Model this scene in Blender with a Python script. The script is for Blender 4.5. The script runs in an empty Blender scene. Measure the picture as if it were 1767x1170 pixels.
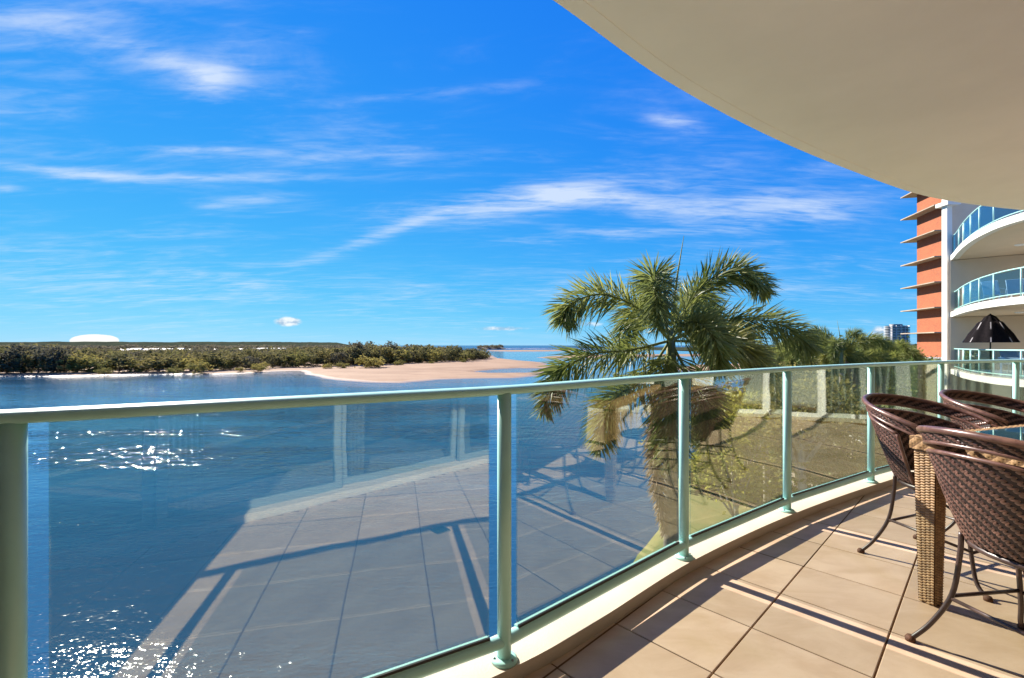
import bpy, math, random
import numpy as np
from mathutils import Vector, Matrix

sc = bpy.context.scene
R = math.radians
F = 795.0; CX = 883.5; HY = 596.0; CAMZ = 1.2; WZ = -8.8; GZ = -8.25
# ------------------------------------------------------------------ camera
cam_d = bpy.data.cameras.new('camera'); cam = bpy.data.objects.new('camera', cam_d)
sc.collection.objects.link(cam); sc.camera = cam
cam.location = (0, 0, CAMZ); cam.rotation_euler = (R(90), 0, 0)
cam_d.sensor_fit = 'HORIZONTAL'; cam_d.sensor_width = 36; cam_d.lens = 36*F/1767
cam_d.shift_y = 11/1767; cam_d.clip_start = 0.05; cam_d.clip_end = 90000
# ------------------------------------------------------------------ light
SUN_AZ = R(-44.1); SUN_EL = R(35)
SUN_STRENGTH = 5.0; SKY_STRENGTH = 0.07; EXPOSURE = 1.26
sd = bpy.data.lights.new('sun', 'SUN'); sd.energy = SUN_STRENGTH; sd.angle = R(0.5); sd.color = (1, .93, .82)
so = bpy.data.objects.new('sun', sd); sc.collection.objects.link(so)
sdir = Vector((math.sin(SUN_AZ)*math.cos(SUN_EL), math.cos(SUN_AZ)*math.cos(SUN_EL), math.sin(SUN_EL)))
so.rotation_euler = sdir.to_track_quat('Z', 'Y').to_euler(); so.location = sdir*60
vs = sc.view_settings; vs.view_transform = 'Standard'; vs.look = 'None'; vs.gamma = 1; vs.exposure = EXPOSURE
vs.use_curve_mapping = False
sc.render.engine = 'CYCLES'
sc.cycles.use_denoising = True
sc.cycles.max_bounces = 7; sc.cycles.diffuse_bounces = 3; sc.cycles.glossy_bounces = 4; sc.cycles.transmission_bounces = 2; sc.cycles.transparent_max_bounces = 24
sc.cycles.sample_clamp_indirect = 3; sc.cycles.caustics_reflective = False; sc.cycles.caustics_refractive = False; sc.cycles.blur_glossy = .1

class NT:
    """small node-tree helper"""
    def __init__(s, tree): s.t = tree; s.n = tree.nodes; s.l = tree.links
    def new(s, typ, **kw):
        n = s.n.new(typ)
        for k, v in kw.items(): setattr(n, k, v)
        return n
    def put(s, sock, v):
        if isinstance(v, bpy.types.NodeSocket): s.l.new(v, sock)
        elif isinstance(v, (tuple, list)) and len(v) == 3 and sock.type == 'RGBA': sock.default_value = (*v, 1)
        else: sock.default_value = v
    def math(s, op, a, b=0.0, c=None, clamp=False):
        n = s.new('ShaderNodeMath', operation=op, use_clamp=clamp)
        s.put(n.inputs[0], a); s.put(n.inputs[1], b)
        if c is not None: s.put(n.inputs[2], c)
        return n.outputs[0]
    def mix(s, f, a, b, blend='MIX'):
        n = s.new('ShaderNodeMix', data_type='RGBA', blend_type=blend)
        s.put(n.inputs[0], f); s.put(n.inputs[6], a); s.put(n.inputs[7], b)
        return n.outputs[2]
    def noise(s, vec, scale, detail=4, rough=.55, dist=0):
        n = s.new('ShaderNodeTexNoise'); s.put(n.inputs['Scale'], scale); n.inputs['Detail'].default_value = detail
        n.inputs['Roughness'].default_value = rough; n.inputs['Distortion'].default_value = dist
        if vec is not None: s.l.new(vec, n.inputs['Vector'])
        return n.outputs[0]
    def ramp(s, v, lo, hi):
        n = s.new('ShaderNodeMapRange', interpolation_type='SMOOTHSTEP')
        s.put(n.inputs[0], v); n.inputs[1].default_value = lo; n.inputs[2].default_value = hi
        return n.outputs[0]
    def mapping(s, vec, scale=(1, 1, 1), rot=(0, 0, 0), loc=(0, 0, 0)):
        n = s.new('ShaderNodeMapping'); s.l.new(vec, n.inputs[0])
        n.inputs['Location'].default_value = loc; n.inputs['Rotation'].default_value = rot; n.inputs['Scale'].default_value = scale
        return n.outputs[0]

w = bpy.data.worlds.new('World'); sc.world = w; w.use_nodes = True
w.cycles.sampling_method = 'MANUAL'; w.cycles.sample_map_resolution = 512
def build_world():
    N = NT(w.node_tree); N.n.clear()
    out = N.new('ShaderNodeOutputWorld'); bg = N.new('ShaderNodeBackground'); bg.inputs[1].default_value = SKY_STRENGTH
    sky = N.new('ShaderNodeTexSky', sky_type='NISHITA', sun_disc=False)
    sky.sun_elevation = SUN_EL; sky.sun_rotation = SUN_AZ
    sky.altitude = 0; sky.air_density = 0.6; sky.dust_density = 0.0; sky.ozone_density = 4.0
    # grade of the clear sky towards the deep, saturated blue of the photograph
    sp = N.new('ShaderNodeSeparateColor'); N.l.new(sky.outputs[0], sp.inputs[0]); cc = N.new('ShaderNodeCombineColor')
    for k, (c_, k_, g_) in enumerate([(6.4, 40.0, 1.4), (6.6, 5.2, 1.0), (6.2, .45, 1.0)]):
        v_ = N.math('POWER', sp.outputs[k], g_); N.put(cc.inputs[k], N.math('MULTIPLY', N.math('DIVIDE', v_, N.math('ADD', v_, k_)), c_))
    tc = N.new('ShaderNodeTexCoord'); sx = N.new('ShaderNodeSeparateXYZ'); N.l.new(tc.outputs['Generated'], sx.inputs[0])
    x, y, z = sx.outputs
    zz = N.math('ADD', N.math('MAXIMUM', z, 0.0), .10)
    cb = N.new('ShaderNodeCombineXYZ'); N.put(cb.inputs[0], N.math('DIVIDE', x, zz)); N.put(cb.inputs[1], N.math('DIVIDE', y, zz))
    p = cb.outputs[0]
    wisp = N.noise(N.mapping(p, scale=(.75, 2.1, 1), rot=(0, 0, R(-14))), 1.6, 9, .62, .7)
    fine = N.noise(N.mapping(p, scale=(2.2, 9, 1), rot=(0, 0, R(-20))), 2.2, 8, .6, .4)
    big = N.noise(N.mapping(p, scale=(.5, 1.0, 1), loc=(3.1, .4, 0)), .9, 3, .5)
    # gnomonic coordinates towards +Y place the named cloud banks by bearing and height
    ys = N.math('MAXIMUM', y, .05); gx = N.math('DIVIDE', x, ys); gz = N.math('DIVIDE', z, ys)
    def bank(px_, py_, sx_, sy_, tilt=0.0):
        ax = (px_-CX)/F; az = (HY-py_)/F
        dx = N.math('SUBTRACT', gx, ax); dz = N.math('SUBTRACT', N.math('SUBTRACT', gz, az), N.math('MULTIPLY', dx, tilt))
        a = N.math('POWER', N.math('DIVIDE', dx, sx_/F), 2); b = N.math('POWER', N.math('DIVIDE', dz, sy_/F), 2)
        return N.math('MULTIPLY', N.math('EXPONENT', N.math('MULTIPLY', N.math('ADD', a, b), -1.0)), N.math('GREATER_THAN', y, .05))
    tot = None
    for (a, b, c, d, t, k) in [(300, 112, 110, 22, -.30, .55), (365, 140, 60, 34, .25, .60), (900, 345, 200, 24, .12, .95), (1080, 345, 130, 14, -.10, .6), (650, 408, 130, 12, .36, .55), (330, 307, 260, 9, .0, .55), (60, 292, 160, 10, -.08, .45),
                            (620, 268, 300, 16, .0, .40), (340, 258, 90, 6, 0, .5), (1160, 210, 55, 14, -.15, .75), (1360, 355, 180, 38, 0, .55), (60, 35, 150, 26, -.05, .40), (1120, 400, 260, 12, .05, .40), (440, 345, 90, 10, .1, .4),
                            (250, 500, 500, 50, 0, .25), (880, 150, 170, 14, .12, .25), (1150, 500, 500, 40, 0, .18), (10, 325, 30, 10, 0, .6), (690, 165, 120, 10, .1, .25)]:
        v = N.math('MULTIPLY', bank(a, b, c, d, t), k)
        tot = v if tot is None else N.math('ADD', tot, v)
    tex = N.math('ADD', N.math('MULTIPLY', wisp, .55), N.math('MULTIPLY', fine, .45))
    veil = N.math('MULTIPLY', N.ramp(N.math('ADD', N.math('MULTIPLY', big, .5), N.math('MULTIPLY', wisp, .5)), .42, .68), .42)
    gate = N.math('ADD', tot, veil)
    cl = N.math('MULTIPLY', N.ramp(N.math('ADD', tex, N.math('MULTIPLY', tot, .14)), .40, .72), gate, clamp=True)
    # small low cumulus puffs over the sea
    q = N.new('ShaderNodeCombineXYZ'); N.put(q.inputs[0], gx); N.put(q.inputs[1], gz)
    pn = N.noise(N.mapping(q.outputs[0], scale=(1, 2.2, 1)), 26, 6, .6)
    puff = None
    for (a, b, c, d, k) in [(497, 555, 26, 9, 1.0), (865, 567, 70, 6, .62), (1010, 560, 60, 8, .55), (690, 563, 30, 4, .4), (1520, 572, 22, 12, .8), (40, 556, 16, 3, .5)]:
        v = N.math('MULTIPLY', bank(a, b, c, d), k); puff = v if puff is None else N.math('MAXIMUM', puff, v)
    pf = N.ramp(N.math('MULTIPLY', puff, N.math('ADD', pn, .35)), .28, .62)
    base = cc.outputs[0]
    col = N.mix(N.math('MULTIPLY', cl, .74), base, (5.0, 5.5, 6.1))
    pcol = N.mix(N.ramp(pn, .40, .62), (2.4, 3.2, 4.3), (6.2, 6.3, 6.3))
    col = N.mix(N.math('MULTIPLY', pf, .85), col, pcol)
    # bright cloud cap standing on the skyline at left
    capx = N.math('POWER', N.math('ABSOLUTE', N.math('DIVIDE', N.math('SUBTRACT', gx, (163-CX)/F), 43/F)), 2.4)
    capz = N.math('POWER', N.math('ABSOLUTE', N.math('DIVIDE', N.math('SUBTRACT', gz, 8/F), 11/F)), 2.0)
    cap = N.math('MULTIPLY', N.ramp(N.math('ADD', N.math('ADD', capx, capz), N.math('MULTIPLY', pn, .5)), 1.35, 1.15), N.math('GREATER_THAN', y, .05))
    col = N.mix(cap, col, (6.2, 6.3, 6.0))
    N.l.new(col, bg.inputs[0]); N.l.new(bg.outputs[0], out.inputs[0])
build_world()

# ------------------------------------------------------------------ helpers
C = sc.collection
def P(x, y, Y):            # photo bearing at depth Y -> place in the world
    return Vector(((x-CX)/F*Y, Y, CAMZ + (HY-y)/F*Y))
def G(x, y, z=WZ):         # photo bearing meeting the level z
    Y = F*(CAMZ-z)/(y-HY); return Vector(((x-CX)/F*Y, Y, z))
def tag(o, label=None, cat=None, group=None, kind=None):
    if label: o['label'] = label
    if cat: o['category'] = cat
    if group: o['group'] = group
    if kind: o['kind'] = kind
    return o
def empty(name, loc=(0, 0, 0), rz=0, label=None, cat=None, group=None):
    o = bpy.data.objects.new(name, None); C.objects.link(o); o.location = loc; o.rotation_euler = (0, 0, rz)
    o.empty_display_size = .1
    return tag(o, label, cat, group)
def link(name, me, parent=None, loc=None, rz=None):
    o = bpy.data.objects.new(name, me); C.objects.link(o)
    if parent: o.parent = parent
    if loc is not None: o.location = loc
    if rz is not None: o.rotation_euler = (0, 0, rz)
    return o
def copy_tree(o, parent=None):
    c = o.copy(); C.objects.link(c); c.parent = parent
    for ch in list(o.children): copy_tree(ch, c)
    return c
class MB:
    def __init__(s): s.v = []; s.f = []; s.sm = []
    def add(s, vs, fs, smooth=False):
        b = len(s.v); s.v += [tuple(q) for q in vs]
        for f in fs: s.f.append([i+b for i in f]); s.sm.append(smooth)
        return s
    def box(s, a, b, rz=0, about=None):
        (x0, y0, z0), (x1, y1, z1) = a, b
        vs = [Vector(q) for q in ((x0, y0, z0), (x1, y0, z0), (x1, y1, z0), (x0, y1, z0), (x0, y0, z1), (x1, y0, z1), (x1, y1, z1), (x0, y1, z1))]
        if rz:
            m = Matrix.Rotation(rz, 3, 'Z'); o = Vector(about or (0, 0, 0)); vs = [o + m @ (q-o) for q in vs]
        return s.add(vs, [(0, 3, 2, 1), (4, 5, 6, 7), (0, 1, 5, 4), (1, 2, 6, 5), (2, 3, 7, 6), (3, 0, 4, 7)])
    def bar(s, p, q, wid, hgt, up=Vector((0, 0, 1))):   # box along p->q
        p, q = Vector(p), Vector(q); d = (q-p).normalized(); sd_ = d.cross(up)
        if sd_.length < 1e-4: sd_ = d.cross(Vector((0, 1, 0)))
        sd_.normalize(); u = sd_.cross(d)
        vs = [e + sd_*(a*wid/2) + u*(b*hgt/2) for e in (p, q) for a, b in ((-1, -1), (1, -1), (1, 1), (-1, 1))]
        return s.add(vs, [(0, 1, 2, 3), (7, 6, 5, 4), (0, 4, 5, 1), (1, 5, 6, 2), (2, 6, 7, 3), (3, 7, 4, 0)])
    def tube(s, pts, r, n=8, cap=True, prof=None):
        pts = [Vector(p) for p in pts]; rs = r if isinstance(r, (list, tuple)) else [r]*len(pts)
        rings = []; up = Vector((0, 0, 1)); d0 = (pts[1]-pts[0]).normalized()
        if abs(d0.z) > .9: up = Vector((0, 1, 0))
        for i, p in enumerate(pts):
            d = (pts[min(i+1, len(pts)-1)]-pts[max(i-1, 0)]).normalized()
            a = d.cross(up)
            if a.length < 1e-3: a = d.cross(Vector((1, 0, 0)))
            a.normalize(); b = a.cross(d); up = b
            if prof: rings.append([p + a*(u*rs[i]) + b*(v*rs[i]) for u, v in prof])
            else: rings.append([p + (a*math.cos(2*math.pi*k/n) + b*math.sin(2*math.pi*k/n))*rs[i] for k in range(n)])
        n = len(rings[0]); vs = [q for g in rings for q in g]; fs = []
        for i in range(len(rings)-1):
            for k in range(n): fs.append((i*n+k, i*n+(k+1) % n, (i+1)*n+(k+1) % n, (i+1)*n+k))
        s.add(vs, fs, True)
        if cap:
            b = len(s.v)-len(vs)
            s.f.append([b+k for k in range(n)][::-1]); s.sm.append(False)
            s.f.append([b+(len(rings)-1)*n+k for k in range(n)]); s.sm.append(False)
        return s
    def lathe(s, prof, n=20, c=(0, 0, 0)):   # (r, z) pairs
        vs = []; fs = []
        for r, z in prof:
            for k in range(n):
                a = 2*math.pi*k/n; vs.append((c[0]+r*math.cos(a), c[1]+r*math.sin(a), c[2]+z))
        for i in range(len(prof)-1):
            for k in range(n): fs.append((i*n+k, i*n+(k+1) % n, (i+1)*n+(k+1) % n, (i+1)*n+k))
        s.add(vs, fs, True)
        return s
    def prism(s, poly, z0, z1):
        n = len(poly); vs = [(p[0], p[1], z0) for p in poly]+[(p[0], p[1], z1) for p in poly]
        return s.add(vs, [list(range(n))[::-1], list(range(n, 2*n))]+[(i, (i+1) % n, n+(i+1) % n, n+i) for i in range(n)])
    def mesh(s, name, mat=None):
        me = bpy.data.meshes.new(name); me.from_pydata(s.v, [], s.f)
        if any(s.sm): me.polygons.foreach_set('use_smooth', s.sm)
        if mat: me.materials.append(mat)
        me.update(); return me
    def build(s, name, mat, parent=None, bevel=0, loc=None, rz=None):
        o = link(name, s.mesh(name, mat), parent, loc, rz)
        if bevel:
            m = o.modifiers.new('bevel', 'BEVEL'); m.width = bevel; m.segments = 2; m.limit_method = 'ANGLE'
        return o
def catmull(pts, n=12):
    out = []; pts = [Vector(p) for p in pts]
    for i in range(len(pts)-1):
        p0 = pts[i-1] if i else pts[0]*2-pts[1]; p1, p2 = pts[i], pts[i+1]
        p3 = pts[i+2] if i+2 < len(pts) else p2*2-p1
        for k in range(n):
            t = k/n
            out.append(.5*((2*p1)+(p2-p0)*t+(2*p0-5*p1+4*p2-p3)*t*t+(3*p1-p0-3*p2+p3)*t**3))
    out.append(pts[-1]); return out
def offset2(path, d):      # shift a plan curve sideways (positive = to its left)
    res = []
    for i, p in enumerate(path):
        t = (path[min(i+1, len(path)-1)]-path[max(i-1, 0)]); t = Vector((t.x, t.y)).normalized()
        res.append(Vector((p.x-t.y*d, p.y+t.x*d)))
    return res

# ------------------------------------------------------------------ materials
def mat(name, col, rough=.6, metal=0, var=.0, vscale=4, bump=0, bscale=40, spec=.5, col2=None, coat=0, rvar=0, coord='Object', stretch=(1, 1, 1), detail=5, objvar=0):
    m = bpy.data.materials.new(name); m.use_nodes = True; N = NT(m.node_tree); b = N.n['Principled BSDF']
    b.inputs['Roughness'].default_value = rough; b.inputs['Metallic'].default_value = metal
    b.inputs['Specular IOR Level'].default_value = spec; b.inputs['Coat Weight'].default_value = coat
    tc = N.new('ShaderNodeTexCoord'); vec = tc.outputs[coord]
    if stretch != (1, 1, 1): vec = N.mapping(vec, scale=stretch)
    c2 = col2 or tuple(c*(1-var) for c in col)
    f = N.ramp(N.noise(vec, vscale, detail, .6), .32, .68)
    c = N.mix(f, col, c2)
    if objvar:
        oi = N.new('ShaderNodeObjectInfo')
        c = N.mix(1.0, c, N.mix(oi.outputs['Random'], (1-objvar,)*3, (1+objvar*.4,)*3), 'MULTIPLY')
    N.l.new(c, b.inputs['Base Color'])
    if rvar: N.put(b.inputs['Roughness'], N.math('ADD', N.math('MULTIPLY', N.noise(vec, vscale*2.3, 4), rvar*2), rough-rvar))
    if bump:
        bm = N.new('ShaderNodeBump'); bm.inputs['Strength'].default_value = bump; bm.inputs['Distance'].default_value = .01
        N.l.new(N.noise(vec, bscale, 6, .65), bm.inputs['Height']); N.l.new(bm.outputs[0], b.inputs['Normal'])
    return m
def leaf_mat(name, col, col2, trans=.35, rough=.5, spec=.35):
    m = bpy.data.materials.new(name); m.use_nodes = True; N = NT(m.node_tree); b = N.n['Principled BSDF']; out = N.n['Material Output']
    g = N.new('ShaderNodeNewGeometry'); oi = N.new('ShaderNodeObjectInfo')
    r = N.math('FRACT', N.math('ADD', g.outputs['Random Per Island'], N.math('MULTIPLY', oi.outputs['Random'], .31)))
    tc = N.new('ShaderNodeTexCoord'); nz = N.ramp(N.noise(tc.outputs['Object'], .55, 3), .35, .65)
    f = N.math('MULTIPLY', N.math('ADD', r, nz), .5)
    c = N.mix(f, col, col2)
    c = N.mix(1.0, c, N.mix(oi.outputs['Random'], (.68, .72, .74), (1.18, 1.1, 1.0)), 'MULTIPLY')
    b.inputs['Roughness'].default_value = rough; b.inputs['Specular IOR Level'].default_value = spec
    N.l.new(c, b.inputs['Base Color'])
    t = N.new('ShaderNodeBsdfTranslucent'); N.l.new(c, t.inputs[0])
    mx = N.new('ShaderNodeMixShader'); mx.inputs[0].default_value = trans
    N.l.new(b.outputs[0], mx.inputs[1]); N.l.new(t.outputs[0], mx.inputs[2]); N.l.new(mx.outputs[0], out.inputs[0])
    return m
def glass_mat(name, tint=(.9, .95, .94), refl=.08, rough=0.0):
    m = bpy.data.materials.new(name); m.use_nodes = True; N = NT(m.node_tree); N.n.remove(N.n['Principled BSDF']); out = N.n['Material Output']
    tr = N.new('ShaderNodeBsdfTransparent'); tr.inputs[0].default_value = (*tint, 1)
    gl = N.new('ShaderNodeBsdfGlossy'); gl.inputs['Roughness'].default_value = rough; gl.inputs[0].default_value = (.94, 1, .90, 1)
    if 'balustrade' in name:     # slight warp of toughened glass
        bp = N.new('ShaderNodeBump'); bp.inputs['Strength'].default_value = .35; bp.inputs['Distance'].default_value = .0025
        tcg = N.new('ShaderNodeTexCoord'); N.l.new(N.noise(tcg.outputs['Object'], 2.6, 2, .5), bp.inputs['Height']); N.l.new(bp.outputs[0], gl.inputs['Normal'])
    g = N.new('ShaderNodeNewGeometry'); dt = N.new('ShaderNodeVectorMath', operation='DOT_PRODUCT'); N.l.new(g.outputs['Incoming'], dt.inputs[0]); N.l.new(g.outputs['Normal'], dt.inputs[1])
    sch = N.math('POWER', N.math('SUBTRACT', 1.0, N.math('ABSOLUTE', dt.outputs['Value'])), 5)
    f = N.math('ADD', N.math('MULTIPLY', sch, 1.0-refl), refl, clamp=True)
    mx = N.new('ShaderNodeMixShader'); N.put(mx.inputs[0], f); N.l.new(tr.outputs[0], mx.inputs[1]); N.l.new(gl.outputs[0], mx.inputs[2])
    N.l.new(mx.outputs[0], out.inputs[0]); return m
def water_mat(name, deep, rough, waves, dist):
    m = bpy.data.materials.new(name); m.use_nodes = True; N = NT(m.node_tree); b = N.n['Principled BSDF']
    b.inputs['Roughness'].default_value = rough; b.inputs['IOR'].default_value = 1.33; b.inputs['Specular IOR Level'].default_value = .5
    tc = N.new('ShaderNodeTexCoord'); v = tc.outputs['Object']
    big = N.ramp(N.noise(N.mapping(v, scale=(.012, .045, 1)), 1.0, 5, .6, .4), .35, .68)
    N.l.new(N.mix(big, deep, tuple(c*1.5 for c in deep)), b.inputs['Base Color'])
    sxy = N.new('ShaderNodeSeparateXYZ'); N.l.new(v, sxy.inputs[0])
    out_ = N.ramp(N.math('ADD', sxy.outputs[1], N.math('MULTIPLY', big, 10.0)), 22.0, 50.0)     # sheltered by the bank, open in the channel
    h = None
    for s, a in waves:
        k = N.math('MULTIPLY', N.noise(N.mapping(v, scale=(.75, 1.5, 1), rot=(0, 0, R(-12))), s, 2 if s < 3 else 1, .5, .2), a)
        if s > 3: k = N.math('MULTIPLY', k, N.math('SUBTRACT', 1.05, out_))
        h = k if h is None else N.math('ADD', h, k)
    rows = N.ramp(N.noise(N.mapping(v, scale=(.018, .10, 1), rot=(0, 0, R(-8))), 1.0, 4, .55, .3), .46, .62)
    patch = N.math('MULTIPLY', N.math('ADD', N.math('MULTIPLY', rows, .85), .42), N.math('ADD', N.math('MULTIPLY', out_, .55), .48))
    bm = N.new('ShaderNodeBump'); bm.inputs['Distance'].default_value = dist; N.put(bm.inputs['Strength'], patch)
    N.l.new(h, bm.inputs['Height']); N.l.new(bm.outputs[0], b.inputs['Normal'])
    return m
M = {}
M['mint'] = mat('mint_powder_coat', (.40, .70, .64), .38, var=.06, vscale=9, bump=.05, bscale=400)
M['rubber'] = mat('black_rubber', (.015, .014, .014), .5)
M['kerb'] = mat('cream_render', (.60, .51, .40), .75, var=.10, vscale=3, bump=.25, bscale=120)
M['soffit'] = mat('cream_soffit_paint', (.92, .885, .86), .85, var=.05, vscale=1.6, bump=.12, bscale=160)
M['groove'] = mat('grey_drip_bead', (.62, .58, .52), .8)
M['slab'] = mat('grout_bed', (.24, .12, .045), .9, var=.3, vscale=6, bump=.4, bscale=90)
def tile_mat():
    m = bpy.data.materials.new('beige_porcelain_tile'); m.use_nodes = True; N = NT(m.node_tree); b = N.n['Principled BSDF']
    tc = N.new('ShaderNodeTexCoord'); g = N.new('ShaderNodeNewGeometry'); oi = N.new('ShaderNodeObjectInfo')
    pos = g.outputs['Position']
    va = N.new('ShaderNodeVectorMath', operation='ADD'); N.l.new(pos, va.inputs[0])
    cb = N.new('ShaderNodeCombineXYZ'); N.put(cb.inputs[0], N.math('MULTIPLY', oi.outputs['Random'], 57)); N.put(cb.inputs[1], N.math('MULTIPLY', oi.outputs['Random'], 91))
    N.l.new(cb.outputs[0], va.inputs[1]); v = va.outputs[0]
    f = N.ramp(N.noise(N.mapping(v, scale=(1, 2.2, 1), rot=(0, 0, .6)), 3.2, 6, .62, .6), .3, .72)
    c = N.mix(f, (.63, .46, .325), (.53, .365, .24))
    sp = N.ramp(N.noise(v, 60, 3, .6), .62, .75); c = N.mix(N.math('MULTIPLY', sp, .25), c, (.36, .24, .13))
    grime = N.ramp(N.noise(pos, 1.7, 5, .6), .52, .75); c = N.mix(N.math('MULTIPLY', grime, .45), c, (.44, .30, .15))
    c = N.mix(1.0, c, N.mix(oi.outputs['Random'], (.87, .86, .84), (1.06, 1.05, 1.05)), 'MULTIPLY')
    N.l.new(c, b.inputs['Base Color'])
    N.put(b.inputs['Roughness'], N.math('ADD', N.math('MULTIPLY', N.noise(pos, 5, 5), .25), .32))
    bm = N.new('ShaderNodeBump'); bm.inputs['Strength'].default_value = .12; bm.inputs['Distance'].default_value = .004
    N.l.new(N.noise(v, 45, 5, .6), bm.inputs['Height']); N.l.new(bm.outputs[0], b.inputs['Normal'])
    return m
M['tile'] = tile_mat()
M['glass'] = glass_mat('balustrade_glass', (.88, .91, .87), .14)
M['door_glass'] = glass_mat('sliding_door_glass', (.72, .76, .76), .08)
M['blue_glass'] = glass_mat('tinted_blue_glass', (.55, .72, .86), .05)
M['table_glass'] = glass_mat('table_top_glass', (.35, .42, .46), .06)
M['wicker'] = mat('dark_brown_wicker', (.165, .085, .064), .30, var=.45, vscale=26, spec=.7, rvar=.08, col2=(.085, .038, .030))
def strand_var(m, lo, hi):
    N = NT(m.node_tree); b = N.n['Principled BSDF']; src = b.inputs['Base Color'].links[0].from_socket
    g = N.new('ShaderNodeNewGeometry'); N.l.new(N.mix(1.0, src, N.mix(g.outputs['Random Per Island'], (lo,)*3, (hi,)*3), 'MULTIPLY'), b.inputs['Base Color'])
strand_var(M['wicker'], .55, 1.45)
M['wicker_core'] = mat('dark_wicker_backing', (.022, .011, .009), .7, var=.3, vscale=30)
M['tan'] = mat('tan_wicker', (.46, .29, .145), .5, var=.35, vscale=30, col2=(.33, .19, .085))
strand_var(M['tan'], .72, 1.25)
M['tan_core'] = mat('tan_wicker_backing', (.20, .11, .05), .7, var=.2, vscale=30)
M['iron'] = mat('brown_steel_tube', (.060, .033, .028), .38, var=.3, vscale=30, spec=.6)
M['rust'] = mat('rusty_foot_cap', (.13, .05, .022), .75, var=.5, vscale=50, bump=.3, bscale=200)
M['wall'] = mat('cream_wall_render', (.66, .60, .50), .85, var=.06, vscale=2, bump=.2, bscale=150)
M['white'] = mat('white_aluminium', (.78, .78, .76), .4, var=.04, vscale=5)
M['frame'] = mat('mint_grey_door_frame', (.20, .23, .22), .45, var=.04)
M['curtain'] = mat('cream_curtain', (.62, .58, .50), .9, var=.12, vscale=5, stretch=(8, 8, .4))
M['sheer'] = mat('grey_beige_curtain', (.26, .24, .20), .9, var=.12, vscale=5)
M['carpet'] = mat('room_carpet', (.42, .36, .29), .95, var=.2, vscale=8)
M['room'] = mat('room_paint', (.66, .62, .56), .9, var=.06)
M['fascia'] = mat('white_fascia_paint', (.76, .73, .67), .75, var=.08, vscale=1.5, bump=.1, bscale=60)
M['under'] = mat('beige_render', (.68, .55, .40), .85, var=.07, vscale=.8, bump=.15, bscale=50)
M['black_cloth'] = mat('black_canvas', (.012, .009, .010), .9, spec=.08, var=.4, vscale=9, bump=.3, bscale=30)
M['stripe'] = mat('grey_umbrella_seam', (.30, .27, .27), .7)
M['white_cloth'] = mat('white_canvas', (.78, .76, .72), .8, var=.06)
M['plastic'] = mat('pale_blue_sling', (.42, .50, .60), .6, var=.1)
M['concrete'] = mat('pale_concrete', (.55, .50, .43), .8, var=.15, vscale=.6, bump=.2, bscale=20)
M['bark'] = mat('grey_brown_bark', (.17, .13, .095), .9, var=.45, vscale=6, bump=.6, bscale=20, stretch=(1, 1, .3))
M['paper'] = mat('pale_paperbark', (.52, .45, .36), .9, var=.4, vscale=5, bump=.6, bscale=18, stretch=(1, 1, .3))
M['palm_trunk'] = mat('ringed_palm_trunk', (.27, .23, .18), .85, var=.35, vscale=3, bump=.5, bscale=6, stretch=(.4, .4, 9))
M['crownshaft'] = mat('green_crownshaft', (.18, .22, .09), .5, var=.35, vscale=4, stretch=(1, 1, .4))
M['rachis'] = mat('frond_midrib', (.20, .22, .07), .7, spec=.15, var=.3, vscale=8)
M['dryrib'] = mat('dry_frond_midrib', (.36, .24, .13), .7, var=.3, vscale=8)
M['palm_leaf'] = leaf_mat('palm_leaflet', (.06, .11, .020), (.34, .36, .11), .46, .45, .25)
M['palm_leaf_yellow'] = leaf_mat('yellowing_palm_leaflet', (.15, .19, .04), (.36, .34, .10), .45, .4, .5)
M['palm_dry'] = leaf_mat('dry_palm_leaflet', (.40, .26, .17), (.56, .40, .27), .25, .6, .3)
M['leaf_mangrove'] = leaf_mat('mangrove_leaf', (.085, .095, .036), (.30, .25, .11), .45, .8, .05)
M['leaf_olive'] = leaf_mat('olive_leaf', (.17, .17, .045), (.42, .35, .12), .45, .8, .05)
M['leaf_grey'] = leaf_mat('grey_casuarina_leaf', (.085, .088, .058), (.24, .21, .14), .4, .8, .05)
M['leaf_green'] = leaf_mat('glossy_green_leaf', (.06, .12, .025), (.24, .28, .07), .48, .45, .3)
M['leaf_lime'] = leaf_mat('yellow_green_leaf', (.22, .26, .04), (.50, .46, .10), .5)
M['river'] = water_mat('river_water', (.014, .062, .115), .055, [(.35, .8), (1.3, .55), (4.5, .26)], .25)
M['sea'] = water_mat('sea_water', (.006, .030, .075), .25, [(.05, 1.0), (.4, .4)], 1.2)
M['pond'] = water_mat('tidal_pool_water', (.03, .08, .13), .03, [(.5, .5)], .02)
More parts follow.
